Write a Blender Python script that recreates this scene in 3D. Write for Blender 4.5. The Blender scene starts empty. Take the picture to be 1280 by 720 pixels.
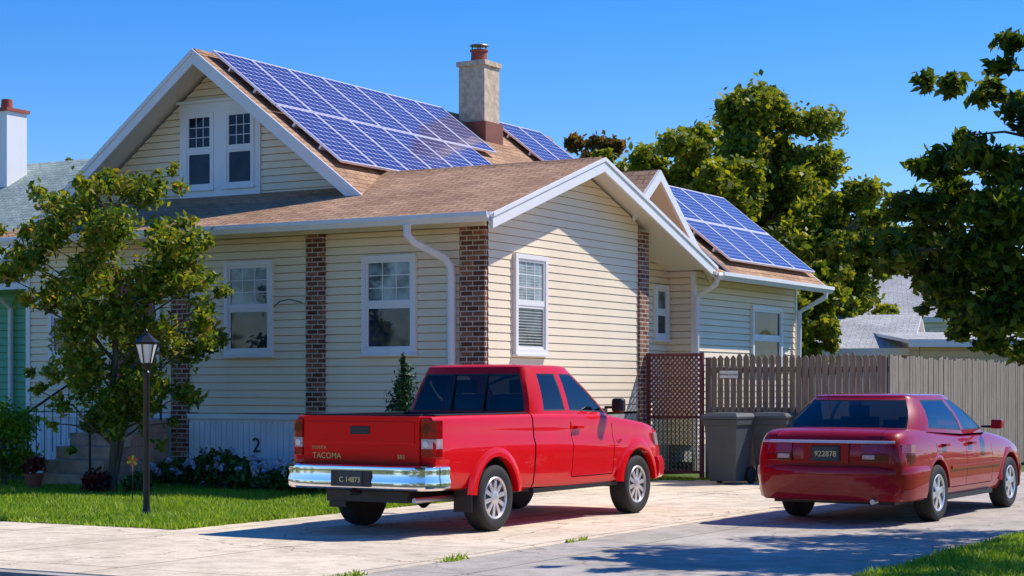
import bpy, bmesh, math, random
import numpy as np
from mathutils import Vector, Matrix
random.seed(7); rng=np.random.default_rng(7)
scene=bpy.context.scene
F=2300.0; CH=1.5; HY=485.0
TH=math.radians(29.7)
HO=Vector((-0.36,26.1,0))
def pw(px,py,D):
    return Vector(((px-640)/F*D, D, CH+(HY-py)/F*D))

# ------------------------------------------------------------------ materials
def newmat(name):
    m=bpy.data.materials.new(name); m.use_nodes=True
    nt=m.node_tree; b=nt.nodes['Principled BSDF']
    return m,nt,b
def N(nt,t,**kw):
    n=nt.nodes.new(t)
    for k,v in kw.items(): setattr(n,k,v)
    return n
def L(nt,a,b): nt.links.new(a,b)
def MIX(nt,fac,a,b,mode='MIX'):
    n=nt.nodes.new('ShaderNodeMix'); n.data_type='RGBA'; n.blend_type=mode
    for i,x in ((0,fac),(6,a),(7,b)):
        if hasattr(x,'is_output'): L(nt,x,n.inputs[i])
        elif i==0: n.inputs[0].default_value=x
        else: n.inputs[i].default_value=(*x,1) if len(x)==3 else x
    return n.outputs[2]
def MATH(nt,op,a,b=None,c=None):
    n=nt.nodes.new('ShaderNodeMath'); n.operation=op
    for i,x in enumerate((a,b,c)):
        if x is None: continue
        if hasattr(x,'is_output'): L(nt,x,n.inputs[i])
        else: n.inputs[i].default_value=x
    return n.outputs[0]
def RAMP(nt,fac,stops):
    n=nt.nodes.new('ShaderNodeValToRGB'); cr=n.color_ramp
    while len(cr.elements)<len(stops): cr.elements.new(.5)
    for e,(p,c) in zip(cr.elements,stops):
        e.position=p; e.color=(*c,1) if len(c)==3 else c
    L(nt,fac,n.inputs[0]); return n.outputs[0]
def NOISE(nt,vec,scale,detail=4,rough=.6):
    n=nt.nodes.new('ShaderNodeTexNoise'); n.inputs['Scale'].default_value=scale
    n.inputs['Detail'].default_value=detail; n.inputs['Roughness'].default_value=rough
    if vec is not None: L(nt,vec,n.inputs['Vector'])
    return n.outputs['Fac']
def OBJ(nt): return nt.nodes.new('ShaderNodeTexCoord').outputs['Object']
def UV(nt): return nt.nodes.new('ShaderNodeTexCoord').outputs['UV']
def BUMP(nt,b,h,strength=.3,dist=.01):
    n=nt.nodes.new('ShaderNodeBump'); n.inputs['Strength'].default_value=strength; n.inputs['Distance'].default_value=dist
    L(nt,h,n.inputs['Height']); L(nt,n.outputs[0],b.inputs['Normal'])
def mat(name,col,rough=.5,metal=0,coat=0,var=.12,vs=3.0,bump=0,bs=40,spec=.5,streak=False,cior=1.5):
    m,nt,b=newmat(name)
    b.inputs['Roughness'].default_value=rough; b.inputs['Metallic'].default_value=metal
    b.inputs['Coat Weight'].default_value=coat; b.inputs['Coat Roughness'].default_value=.02; b.inputs['Coat IOR'].default_value=cior
    b.inputs['Specular IOR Level'].default_value=spec
    o=OBJ(nt)
    if var>0:
        v=o
        if streak:
            mp=N(nt,'ShaderNodeMapping'); mp.inputs['Scale'].default_value=(1,1,.15); L(nt,o,mp.inputs[0]); v=mp.outputs[0]
        f=NOISE(nt,v,vs)
        c=RAMP(nt,f,[(.3,tuple(x*(1-var) for x in col)),(.7,tuple(min(1,x*(1+var)) for x in col))])
        L(nt,c,b.inputs['Base Color'])
    else: b.inputs['Base Color'].default_value=(*col,1)
    if bump>0: BUMP(nt,b,NOISE(nt,o,bs),bump,.01)
    return m
def mat_brick():
    m,nt,b=newmat('brick'); b.inputs['Roughness'].default_value=.9
    br=N(nt,'ShaderNodeTexBrick'); L(nt,UV(nt),br.inputs['Vector'])
    br.inputs['Color1'].default_value=(.13,.042,.025,1); br.inputs['Color2'].default_value=(.40,.17,.095,1)
    br.inputs['Mortar'].default_value=(.60,.50,.40,1); br.inputs['Scale'].default_value=1
    br.inputs['Mortar Size'].default_value=.009; br.inputs['Brick Width'].default_value=.2; br.inputs['Row Height'].default_value=.072
    br.inputs['Bias'].default_value=-.1
    c=MIX(nt,.6,br.outputs['Color'],RAMP(nt,NOISE(nt,OBJ(nt),14),[(.3,(.5,.5,.5)),(.7,(1.25,1.2,1.2))]),'MULTIPLY')
    L(nt,c,b.inputs['Base Color']); BUMP(nt,b,MATH(nt,'SUBTRACT',1.0,br.outputs['Fac']),.8,.008)
    return m
def mat_shingle(name,c1,c2,dark):
    m,nt,b=newmat(name); b.inputs['Roughness'].default_value=.92; b.inputs['Specular IOR Level'].default_value=.2
    br=N(nt,'ShaderNodeTexBrick'); L(nt,UV(nt),br.inputs['Vector'])
    br.inputs['Color1'].default_value=(*c1,1); br.inputs['Color2'].default_value=(*c2,1)
    br.inputs['Mortar'].default_value=(*dark,1); br.inputs['Scale'].default_value=1
    br.inputs['Mortar Size'].default_value=.010; br.inputs['Mortar Smooth'].default_value=.5; br.inputs['Brick Width'].default_value=.31; br.inputs['Row Height'].default_value=.14
    o=OBJ(nt)
    c=MIX(nt,.8,br.outputs['Color'],RAMP(nt,NOISE(nt,o,22,4,.75),[(.35,(.55,.53,.52)),(.65,(1.3,1.3,1.3))]),'MULTIPLY')
    c=MIX(nt,.7,c,RAMP(nt,NOISE(nt,o,.9,5),[(.35,(.75,.73,.72)),(.65,(1.15,1.12,1.1))]),'MULTIPLY')
    L(nt,c,b.inputs['Base Color']); BUMP(nt,b,MATH(nt,'SUBTRACT',NOISE(nt,o,80,2),br.outputs['Fac']),.6,.012)
    return m
def mat_panel():
    m,nt,b=newmat('solar_cells'); b.inputs['Roughness'].default_value=.12
    b.inputs['Coat Weight'].default_value=.2; b.inputs['Specular IOR Level'].default_value=.35
    sx=N(nt,'ShaderNodeSeparateXYZ'); L(nt,UV(nt),sx.inputs[0])
    def cell(o):
        f=MATH(nt,'FRACT',MATH(nt,'DIVIDE',o,.160)); return MATH(nt,'ABSOLUTE',MATH(nt,'SUBTRACT',f,.5))
    a=cell(sx.outputs[0]); c=cell(sx.outputs[1])
    line=MATH(nt,'GREATER_THAN',MATH(nt,'MAXIMUM',a,c),.462)
    dia=MATH(nt,'GREATER_THAN',MATH(nt,'ADD',a,c),.83)
    f3=MATH(nt,'FRACT',MATH(nt,'DIVIDE',sx.outputs[0],.0533)); bus=MATH(nt,'MULTIPLY',MATH(nt,'LESS_THAN',MATH(nt,'ABSOLUTE',MATH(nt,'SUBTRACT',f3,.5)),.04),.25)
    fac=MATH(nt,'MAXIMUM',MATH(nt,'MAXIMUM',MATH(nt,'MULTIPLY',line,.8),dia),bus)
    base=MIX(nt,NOISE(nt,UV(nt),3.2,1),(.012,.010,.095),(.034,.022,.17))
    L(nt,MIX(nt,fac,base,(.75,.68,.80)),b.inputs['Base Color'])
    return m
def mat_glass(name,tint=.35,ior=1.5):
    m=bpy.data.materials.new(name); m.use_nodes=True; nt=m.node_tree; nt.nodes.clear()
    o=nt.nodes.new('ShaderNodeOutputMaterial'); mx=nt.nodes.new('ShaderNodeMixShader'); fr=nt.nodes.new('ShaderNodeFresnel'); fr.inputs[0].default_value=ior
    t=nt.nodes.new('ShaderNodeBsdfTransparent'); t.inputs[0].default_value=(tint*.95,tint,tint*1.02,1)
    g=nt.nodes.new('ShaderNodeBsdfGlossy'); g.inputs['Roughness'].default_value=.02; g.inputs[0].default_value=(.9,.95,1,1)
    L(nt,MATH(nt,'MULTIPLY',fr.outputs[0],1.2),mx.inputs[0]); L(nt,t.outputs[0],mx.inputs[1]); L(nt,g.outputs[0],mx.inputs[2]); L(nt,mx.outputs[0],o.inputs[0])
    return m
def mat_leaf(name,stops,trans=.35,gain=1.0):
    m=bpy.data.materials.new(name); m.use_nodes=True; nt=m.node_tree; b=nt.nodes['Principled BSDF']; o=nt.nodes['Material Output']
    b.inputs['Roughness'].default_value=.5; b.inputs['Specular IOR Level'].default_value=.3
    geo=nt.nodes.new('ShaderNodeNewGeometry')
    f=MATH(nt,'ADD',MATH(nt,'MULTIPLY',geo.outputs['Random Per Island'],.55),MATH(nt,'MULTIPLY',NOISE(nt,OBJ(nt),1.1,3),.5))
    c=RAMP(nt,f,[(p,tuple(x*gain for x in q)) for p,q in stops]); L(nt,c,b.inputs['Base Color'])
    tr=nt.nodes.new('ShaderNodeBsdfTranslucent')
    L(nt,MIX(nt,1.0,c,(1.7,1.6,.5),'MULTIPLY'),tr.inputs[0])
    mx=nt.nodes.new('ShaderNodeMixShader'); mx.inputs[0].default_value=trans
    L(nt,b.outputs[0],mx.inputs[1]); L(nt,tr.outputs[0],mx.inputs[2]); L(nt,mx.outputs[0],o.inputs[0])
    return m
def mat_concrete(name,col,jx,jy,stain=.25,off=(0,0)):
    m,nt,b=newmat(name); b.inputs['Roughness'].default_value=.9; b.inputs['Specular IOR Level'].default_value=.25
    o=OBJ(nt)
    c=RAMP(nt,NOISE(nt,o,.55,8,.65),[(.3,tuple(x*(1-stain) for x in col)),(.62,tuple(x*1.08 for x in col))])
    c=MIX(nt,.6,c,RAMP(nt,NOISE(nt,o,45,3),[(.3,(.78,.78,.78)),(.7,(1.12,1.12,1.12))]),'MULTIPLY')
    c=MIX(nt,.5,c,RAMP(nt,NOISE(nt,o,3.2,6,.75),[(.42,(.62,.6,.56)),(.55,(1,1,1))]),'MULTIPLY')
    sx=N(nt,'ShaderNodeSeparateXYZ'); L(nt,o,sx.inputs[0])
    js=[]
    for out,p,of in ((sx.outputs[0],jx,off[0]),(sx.outputs[1],jy,off[1])):
        if p:
            f=MATH(nt,'FRACT',MATH(nt,'DIVIDE',MATH(nt,'ADD',out,of+100*p),p))
            js.append(MATH(nt,'LESS_THAN',MATH(nt,'MULTIPLY',MATH(nt,'ABSOLUTE',MATH(nt,'SUBTRACT',f,.5)),p),.011))
    vo=N(nt,'ShaderNodeTexVoronoi',feature='DISTANCE_TO_EDGE'); vo.inputs['Scale'].default_value=.33
    nn=nt.nodes.new('ShaderNodeTexNoise'); nn.inputs['Scale'].default_value=1.6; nn.inputs['Detail'].default_value=6; L(nt,o,nn.inputs['Vector'])
    va=N(nt,'ShaderNodeVectorMath',operation='ADD'); L(nt,o,va.inputs[0]); L(nt,nn.outputs['Color'],va.inputs[1]); L(nt,va.outputs[0],vo.inputs['Vector'])
    js.append(MATH(nt,'MULTIPLY',MATH(nt,'LESS_THAN',vo.outputs['Distance'],.0035),.7))
    j=js[0]
    for q in js[1:]: j=MATH(nt,'MAXIMUM',j,q)
    c=MIX(nt,MATH(nt,'MULTIPLY',j,.8),c,(.09,.075,.05))
    L(nt,c,b.inputs['Base Color']); BUMP(nt,b,MATH(nt,'SUBTRACT',NOISE(nt,o,70,3),j),.35,.006)
    return m
def mat_ramp(name,scale,stops,rough=.95,bump=.3,detail=8,vec=(1,1,1)):
    m,nt,b=newmat(name); b.inputs['Roughness'].default_value=rough; b.inputs['Specular IOR Level'].default_value=.2
    mp=N(nt,'ShaderNodeMapping'); mp.inputs['Scale'].default_value=vec; L(nt,OBJ(nt),mp.inputs[0])
    f=NOISE(nt,mp.outputs[0],scale,detail,.7); L(nt,RAMP(nt,f,stops),b.inputs['Base Color']); BUMP(nt,b,f,bump,.02)
    return m

SID=mat('vinyl_siding',(.95,.775,.545),.5,var=.04,vs=1.2,streak=True)
SIDG=mat('green_siding',(.16,.46,.26),.6,var=.05)
WHITE=mat('white_trim',(.88,.85,.83),.4,var=.04,vs=2,streak=True)
SOFF=mat('soffit',(.84,.76,.66),.6,var=.03)
BRICK=mat_brick()
SHIN=mat_shingle('brown_shingles',(.60,.37,.22),(.45,.26,.155),(.18,.095,.06))
SHING=mat_shingle('grey_green_shingles',(.46,.57,.51),(.36,.45,.41),(.18,.22,.20))
SHINW=mat_shingle('light_grey_shingles',(.60,.60,.58),(.50,.50,.49),(.28,.28,.28))
CELL=mat_panel()
ALU=mat('aluminium',(.85,.80,.86),.35,.4,var=.03)
STEEL=mat('galvanised',(.5,.5,.5),.4,.9,var=.1)
def mat_win(name,a,b_,sp=.5):
    m,nt,b=newmat(name); b.inputs['Roughness'].default_value=.03; b.inputs['Specular IOR Level'].default_value=sp
    L(nt,RAMP(nt,NOISE(nt,OBJ(nt),2.2,3),[(.38,a),(.62,b_)]),b.inputs['Base Color'])
    BUMP(nt,b,NOISE(nt,OBJ(nt),1.5,1),.12,.02)
    return m
WIN=mat_win('window_glass',(.010,.018,.028),(.040,.065,.09))
WINU=mat_win('window_glass_curtain_reflection',(.05,.09,.10),(.34,.44,.46))  # upper panes: pale sky and tree reflections painted in, with curtain tone
WIND=mat_win('window_glass_dark',(.004,.008,.022),(.015,.03,.06),.25)
CURT=mat('curtain',(.45,.44,.42),.9,var=.15,vs=8)
STUC=mat('chimney_stucco',(.66,.52,.37),.95,var=.28,vs=9,bump=.8,bs=25)
FLASH=mat('copper_flashing',(.26,.085,.045),.6,var=.2)
POT=mat('clay_pot',(.36,.075,.045),.7,var=.15)
CONC0=mat('foundation_concrete',(.36,.34,.31),.9,var=.2,bump=.3)
PSKIRT=mat('painted_skirt',(.84,.85,.86),.5,var=.06,vs=2)
CONC=mat_concrete('driveway_concrete',(.84,.69,.51),1.9,3.1,.2)
WALK=mat_concrete('sidewalk_concrete',(.86,.71,.53),1.55,1.85,.2,(0,.05))
CONC2=mat_concrete('grey_driveway',(.56,.49,.41),4.2,2.7,.28,(.7,.4))
ASPH=mat_ramp('asphalt',60,[(.3,(.035,.035,.036)),(.7,(.075,.073,.07))])
KERB=mat('kerb_concrete',(.45,.41,.35),.9,var=.2,bump=.3)
LAWN=mat_ramp('lawn_soil',3,[(.3,(.07,.12,.015)),(.6,(.13,.20,.025)),(.8,(.20,.22,.05))])
GROUND=mat_ramp('ground_earth',.35,[(.3,(.06,.09,.02)),(.6,(.11,.15,.035)),(.8,(.18,.16,.08))])
MULCH=mat_ramp('mulch',25,[(.3,(.03,.018,.012)),(.7,(.10,.06,.035))],bump=.8)
GRASS=mat_leaf('grass_blades',[(.15,(.10,.19,.012)),(.5,(.22,.36,.025)),(.85,(.42,.50,.07))],.38)
LEAF1=mat_leaf('leaves_young_tree',[(.15,(.03,.06,.006)),(.42,(.085,.145,.012)),(.7,(.25,.26,.03)),(.92,(.36,.15,.05))],.42,1.25)
LEAF2=mat_leaf('leaves_background',[(.15,(.035,.06,.006)),(.5,(.12,.155,.015)),(.85,(.31,.28,.03))],.42,1.35)
LEAF2b=mat_leaf('leaves_autumn',[(.15,(.06,.045,.012)),(.5,(.15,.10,.02)),(.85,(.28,.14,.03))],.35,1.2)
LEAF3=mat_leaf('leaves_shade_tree',[(.15,(.015,.032,.005)),(.5,(.05,.085,.009)),(.85,(.20,.22,.02))],.45,1.3)
BUSH=mat_leaf('leaves_bush',[(.15,(.02,.055,.012)),(.5,(.06,.12,.025)),(.85,(.14,.22,.05))],.25)
PETAL=mat_leaf('petals_blue',[(.2,(.30,.35,.65)),(.8,(.75,.70,.85))],.2)
CONIF=mat_leaf('conifer_needles',[(.15,(.008,.035,.012)),(.6,(.02,.075,.02)),(.9,(.05,.12,.03))],.1)
REDL=mat_leaf('red_foliage',[(.2,(.08,.014,.012)),(.8,(.28,.04,.03))],.2)
HEDGE=mat_leaf('leaves_hedge',[(.2,(.08,.18,.01)),(.8,(.26,.44,.04))],.3)
BARK=mat_ramp('bark',12,[(.3,(.08,.06,.04)),(.7,(.24,.18,.13))],bump=.8,vec=(1,1,.25))
WOODD=mat_ramp('fence_wood_weathered',9,[(.25,(.13,.095,.075)),(.55,(.26,.20,.155)),(.8,(.40,.32,.26))],bump=.4,vec=(3,3,.25))
WOODL=mat_ramp('fence_wood_grey',9,[(.25,(.17,.135,.11)),(.55,(.30,.25,.205)),(.8,(.44,.38,.32))],bump=.4,vec=(3,3,.25))
LATT=mat('lattice_redbrown',(.12,.025,.028),.7,var=.2)
BLACKM=mat('black_metal',(.015,.015,.016),.4,.2,var=.2)
BIN=mat('bin_plastic',(.055,.062,.068),.55,var=.12,vs=2)
RUB=mat('tyre_rubber',(.020,.020,.020),.8,var=.2,bump=.2)
TRIM=mat('black_trim',(.014,.014,.015),.45,var=.1)
RED=mat('red_car_paint',(.74,.0012,.006),.5,0,coat=.8,var=.04,vs=1.5,spec=.08,cior=1.42)
MAR=mat('maroon_car_paint',(.36,.0008,.009),.4,.0,coat=.95,var=.05,vs=1.5,spec=.12,cior=1.42)
CHR=mat('chrome',(.88,.84,.84),.10,1,var=.04)
RIM=mat('alloy_rim',(.72,.70,.72),.32,.6,var=.08)
DARKI=mat('vehicle_interior',(.035,.035,.038),.8,var=.2)
SEAT=mat('seat_cloth',(.10,.10,.11),.9,var=.1)
TAILR=mat('tail_lamp_red',(.36,.002,.006),.08,coat=1,var=.35,vs=25)
TAILD=mat('tail_lamp_dark',(.16,.002,.005),.08,coat=1,var=.35,vs=25)
TAILW=mat('lamp_clear',(.62,.42,.42),.12,coat=1,var=.25,vs=25)
SILV=mat('silver_strip',(.60,.50,.60),.3,.3,var=.05)
PLATE=mat('plate_dark',(.02,.035,.05),.4,var=.1)
GOLD=mat('plate_gold',(.85,.68,.25),.4,var=.02)
GL=mat_glass('vehicle_glass',.42)
LWHITE=mat('frosted_lantern',(.80,.77,.72),.3,var=.1)
STONE=mat('step_stone',(.68,.40,.27),.85,var=.3,vs=6,bump=.4)
ORANGE=mat('orange_paint',(.75,.12,.02),.5,var=.15)
YEL=mat('yellow_paint',(.85,.5,.03),.5,var=.1)
SIGNW=mat('sign_white',(.75,.75,.72),.5,var=.05)
INK=mat('ink',(.03,.03,.03),.6,var=.1)
DOORM=mat('door_paint',(.25,.05,.04),.4,var=.1)

# ------------------------------------------------------------------ mesh builder
class MB:
    def __init__(s): s.v=[];s.f=[];s.m=[];s.uv=[];s.mats=[];s.sm=[]
    def mi(s,m):
        if m not in s.mats: s.mats.append(m)
        return s.mats.index(m)
    def face(s,pts,m,uv=None,smooth=False):
        b=len(s.v); s.v+= [tuple(p) for p in pts]; s.f.append(tuple(range(b,b+len(pts)))); s.m.append(s.mi(m)); s.uv.append(uv); s.sm.append(smooth)
    def raw(s,vs,fs,m,smooth=False):
        b=len(s.v); s.v+=[tuple(p) for p in vs]
        for f in fs:
            s.f.append(tuple(b+i for i in f)); s.m.append(s.mi(m)); s.uv.append(None); s.sm.append(smooth)
    def prismz(s,P,z0,z1,m,top=None):
        n=len(P); Q=top or P
        s.raw([(x,y,z0) for x,y in P]+[(x,y,z1) for x,y in Q],[tuple(range(n)),tuple(range(n,2*n))]+[(i,(i+1)%n,n+(i+1)%n,n+i) for i in range(n)],m)
    def hexa(s,P,m):
        s.raw(P,[(0,3,2,1),(4,5,6,7),(0,1,5,4),(1,2,6,5),(2,3,7,6),(3,0,4,7)],m)
    def box(s,x0,x1,y0,y1,z0,z1,m,X=None):
        P=[(x0,y0,z0),(x1,y0,z0),(x1,y1,z0),(x0,y1,z0),(x0,y0,z1),(x1,y0,z1),(x1,y1,z1),(x0,y1,z1)]
        if X is not None: P=[tuple(X@Vector(p)) for p in P]
        s.hexa(P,m)
    def ybox(s,x0,x1,sg,y0,y1,z0,z1,m):
        a,b=sorted((sg*y0,sg*y1)); s.box(x0,x1,a,b,z0,z1,m)
    def beam(s,p0,p1,n,t,h,m):
        p0=Vector(p0);p1=Vector(p1);n=Vector(n).normalized()*t; d=Vector((0,0,h))
        s.hexa([p0-d,p1-d,p1-d+n,p0-d+n,p0,p1,p1+n,p0+n],m)
    def slab(s,a,b,c,d,t,mt,me,mu):
        a,b,c,d=map(Vector,(a,b,c,d)); z=Vector((0,0,t))
        e=(b-a).normalized()
        def uv(p):
            r=p-a; x=r.dot(e); return (x+50,(r-e*x).length+.02)
        s.face([a,b,c,d],mt,[uv(p) for p in (a,b,c,d)])
        s.face([d-z,c-z,b-z,a-z],mu)
        P=[a,b,c,d]
        for i in range(4):
            p,q=P[i],P[(i+1)%4]; s.face([p-z,q-z,q,p],me)
    def tube(s,pts,rad,m,n=8,cap=True):
        pts=[Vector(p) for p in pts]
        if not hasattr(rad,'__len__'): rad=[rad]*len(pts)
        vs=[];fs=[]
        up=None
        for i,p in enumerate(pts):
            if i==0: t=pts[1]-p
            elif i==len(pts)-1: t=p-pts[i-1]
            else: t=(pts[i+1]-pts[i-1])
            t.normalize()
            if up is None: up=Vector((0,0,1)) if abs(t.z)<.9 else Vector((1,0,0))
            a=t.cross(up).normalized(); b=a.cross(t).normalized(); up=b
            for k in range(n):
                th=2*math.pi*k/n; vs.append(p+(a*math.cos(th)+b*math.sin(th))*rad[i])
        for i in range(len(pts)-1):
            for k in range(n):
                fs.append((i*n+k,i*n+(k+1)%n,(i+1)*n+(k+1)%n,(i+1)*n+k))
        if cap: fs.append(tuple(range(n-1,-1,-1))); fs.append(tuple((len(pts)-1)*n+k for k in range(n)))
        s.raw(vs,fs,m,True)
    def lathe(s,prof,c,m,n=32,axis='Z'):
        vs=[];fs=[]; c=Vector(c)
        for (r,h) in prof:
            for k in range(n):
                th=2*math.pi*k/n; x=r*math.cos(th);y=r*math.sin(th)
                vs.append(c+(Vector((x,y,h)) if axis=='Z' else Vector((x,h,y))))
        for i in range(len(prof)-1):
            for k in range(n): fs.append((i*n+k,i*n+(k+1)%n,(i+1)*n+(k+1)%n,(i+1)*n+k))
        fs.append(tuple(range(n))); fs.append(tuple((len(prof)-1)*n+k for k in range(n)))
        s.raw(vs,fs,m,True)
    def band(s,half,prof,m,t=.04):
        path=[Vector((x,-y)) for x,y in reversed(half) if y>1e-6]+[Vector(p) for p in half]
        nr=[]
        for i,p in enumerate(path):
            d=(path[min(i+1,len(path)-1)]-path[max(i-1,0)]).normalized(); nr.append(Vector((-d.y,d.x)))
        mid=len(path)//2
        sgn=-1 if (path[mid]-Vector((1.3,0))).dot(nr[mid])<0 else 1
        n=len(prof); vs=[];fs=[]
        for p,nn in zip(path,nr):
            for z,o in prof: q=p+nn*sgn*o; vs.append((q.x,q.y,z))
            for z,o in (prof[-1],prof[0]): q=p-nn*sgn*t; vs.append((q.x,q.y,z))
        k=n+2
        for i in range(len(path)-1):
            for j in range(k): fs.append((i*k+j,i*k+(j+1)%k,(i+1)*k+(j+1)%k,(i+1)*k+j))
        fs.append(tuple(range(k))); fs.append(tuple((len(path)-1)*k+j for j in range(k)))
        s.raw(vs,fs,m,True)
    def build(s,name,parent=None,bevel=0,ang=35,seg=2,fixn=True):
        me=bpy.data.meshes.new(name); me.from_pydata(s.v,[],s.f)
        for m in s.mats: me.materials.append(m)
        me.polygons.foreach_set('material_index',s.m)
        me.polygons.foreach_set('use_smooth',s.sm)
        me.update()
        uvl=me.uv_layers.new(name='UVMap')
        for p in me.polygons:
            u=s.uv[p.index]; n=p.normal; ax=max(range(3),key=lambda i:abs(n[i]))
            for k,li in enumerate(p.loop_indices):
                if u: uvl.data[li].uv=u[k]
                else:
                    c=me.vertices[me.loops[li].vertex_index].co
                    uvl.data[li].uv=((c.y+20,c.z),(c.x+20,c.z),(c.x+20,c.y+20))[ax]
        bm=bmesh.new(); bm.from_mesh(me)
        if fixn: bmesh.ops.recalc_face_normals(bm,faces=bm.faces)
        a=math.radians(ang)
        for e in bm.edges:
            e.smooth = len(e.link_faces)==2 and e.calc_face_angle(0)<a
        bm.to_mesh(me); bm.free()
        ob=bpy.data.objects.new(name,me); scene.collection.objects.link(ob)
        if parent: ob.parent=parent
        if bevel>0:
            md=ob.modifiers.new('bevel','BEVEL'); md.width=bevel; md.segments=seg; md.limit_method='ANGLE'; md.angle_limit=math.radians(40)
        return ob
def empty(name,loc=(0,0,0),rz=0):
    e=bpy.data.objects.new(name,None); scene.collection.objects.link(e); e.location=loc; e.rotation_euler=(0,0,rz); e.empty_display_size=.3; return e
def house_frame(ob): ob.location=HO; ob.rotation_euler=(0,0,-TH)
def text(name,body,size,mat_,parent,loc,rot,ext=.004,align='CENTER',sx=1):
    cu=bpy.data.curves.new(name,'FONT'); cu.body=body; cu.size=size; cu.extrude=ext; cu.align_x=align
    o=bpy.data.objects.new(name,cu); scene.collection.objects.link(o)
    dg=bpy.context.evaluated_depsgraph_get(); me=bpy.data.meshes.new_from_object(o.evaluated_get(dg)); bpy.data.objects.remove(o)
    me.materials.clear(); me.materials.append(mat_)
    ob=bpy.data.objects.new(name,me); scene.collection.objects.link(ob); ob.parent=parent; ob.location=loc; ob.rotation_euler=rot; ob.scale=(sx,1,1)
    return ob

# ------------------------------------------------------------------ siding: lapped courses, with an added groove so each lap line falls into shade
def siding(mb,o,d,n,z0,z1,lo,hi,m,c=.118,out=.020,g=.013,gd=-.03):
    o=Vector(o);d=Vector(d);n=Vector(n); z=z0
    f=lambda q,zz: q(zz) if callable(q) else q
    P=lambda s,h,q: o+d*s+n*q+Vector((0,0,h))
    while z<z1-1e-4:
        zz=min(z+c,z1); zt=zz-g if zz-g>z else zz
        a0,b0,a1,b1=f(lo,z),f(hi,z),f(lo,zz),f(hi,zz)
        if b0-a0<.02: break
        if b1<a1: a1=b1=(a1+b1)/2
        mb.face([P(a0,z,out),P(b0,z,out),P(b1,zt,.006),P(a1,zt,.006)],m)
        mb.face([P(a0,z,gd),P(b0,z,gd),P(b0,z,out),P(a0,z,out)],m)
        if b1-a1>.01:
            mb.face([P(a1,zt,.006),P(b1,zt,.006),P(b1,zt,gd),P(a1,zt,gd)],m)
            mb.face([P(a1,zt,gd),P(b1,zt,gd),P(b1,zz,gd),P(a1,zz,gd)],m)
        z=zz
def window(mb,o,d,n,s0,s1,z0,z1,fr=.07,muntin=True,blind=False,out=.07,lo=None,up=None,mw=.007):
    lo=lo or WIN; up=up or WINU
    o=Vector(o);d=Vector(d).normalized();n=Vector(n).normalized()
    X=Matrix((( d.x,n.x,0,o.x),(d.y,n.y,0,o.y),(0,0,1,0),(0,0,0,1)))
    B=lambda a,b,p,q,e,f,m: mb.box(a,b,p,q,e,f,m,X)
    B(s0,s0+fr,0,out,z0,z1,WHITE);B(s1-fr,s1,0,out,z0,z1,WHITE)
    B(s0+fr,s1-fr,0,out,z1-fr,z1,WHITE);B(s0+fr,s1-fr,0,out,z0,z0+fr,WHITE)
    B(s0-.02,s1+.02,0,out+.03,z0-.035,z0-.002,WHITE)
    a,b=s0+fr,s1-fr; zm=(z0+z1)/2; w=.038
    B(a,b,0,.027,z0+fr,zm,lo)
    B(a,b,0,.030,zm,z1-fr,up)
    B(a,b,.026,.055,zm-.02,zm+.025,WHITE)
    for (e,f,q) in ((z0+fr,zm-.02,.045),(zm+.025,z1-fr,.053)):
        B(a,a+w,.02,q,e,f,WHITE);B(b-w,b,.02,q,e,f,WHITE);B(a+w,b-w,.02,q,e,e+w,WHITE);B(a+w,b-w,.02,q,f-w,f,WHITE)
    if muntin:
        aa,bb,e,f=a+w,b-w,zm+.06,z1-fr-w
        for k in (1,2): B(aa+(bb-aa)*k/3-mw,aa+(bb-aa)*k/3+mw,.026,.036,e,f,WHITE)
        for k in (1,2): B(aa,bb,.026,.034,e+(f-e)*k/3-mw,e+(f-e)*k/3+mw,WHITE)
    if blind:
        e,f=z0+fr+w,z1-fr-w; k=e
        while k<f:
            if not (zm-.04<k<zm+.05): B(a+w,b-w,.026,.0295+(.003 if k>zm else 0),k,k+.014,CURT)
            k+=.042

# ------------------------------------------------------------------ HOUSE
house=empty('suburban_house',HO,-TH)
S=.33
RZ=5.03; RY=2.75; EX=.45
XL=-8.8
mb=MB()
zF=3.80
for a,b in ((-2.78,-.42),(-5.38,-3.12),(XL,-5.72)):
    siding(mb,(0,0,0),(1,0,0),(0,-1,0),1.12,zF,a,b,SID)
siding(mb,(0,0,0),(0,1,0),(1,0,0),1.12,RZ-.1,lambda z:max(0.03,RY-(RZ-.1-z)/S),lambda z:min(4.9,RY+(RZ-.1-z)/S),SID,out=.015,g=.009)
GU=6.25; GZ=7.05; GS=.765
siding(mb,(0,1.8,0),(1,0,0),(0,-1,0),4.4,GZ-.1,lambda z:-GU-(GZ-.12-z)/GS,lambda z:-GU+(GZ-.12-z)/GS,SID)
CY=5.67; CZ=5.18; CS=.75
siding(mb,(-.5,0,0),(0,1,0),(1,0,0),.5,CZ-.1,lambda z:max(5.24,CY-(CZ-.12-z)/CS),lambda z:min(7.2,CY+(CZ-.12-z)/CS),SID)
siding(mb,(0,0,0),(0,1,0),(1,0,0),.5,3.6,7.2,12.1,SID)
siding(mb,(0,7.2,0),(1,0,0),(0,-1,0),.5,3.6,-.5,0,SID)
siding(mb,(0,7.75,0),(1,0,0),(0,-1,0),3.5,5.3,lambda z:-1.85-(5.2-z)/.8,lambda z:-1.85+(5.2-z)/.8,SID)
mb.face([(0,12.1,.5),(-3.8,12.1,.5),(-3.8,12.1,3.5),(-1.85,12.1,5.2),(0,12.1,3.55)],SID)
mb.face([(XL,0,1.1),(XL,5,1.1),(XL,5,3.7),(XL,RY,RZ-.1),(XL,0,3.8)],SID)
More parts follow.
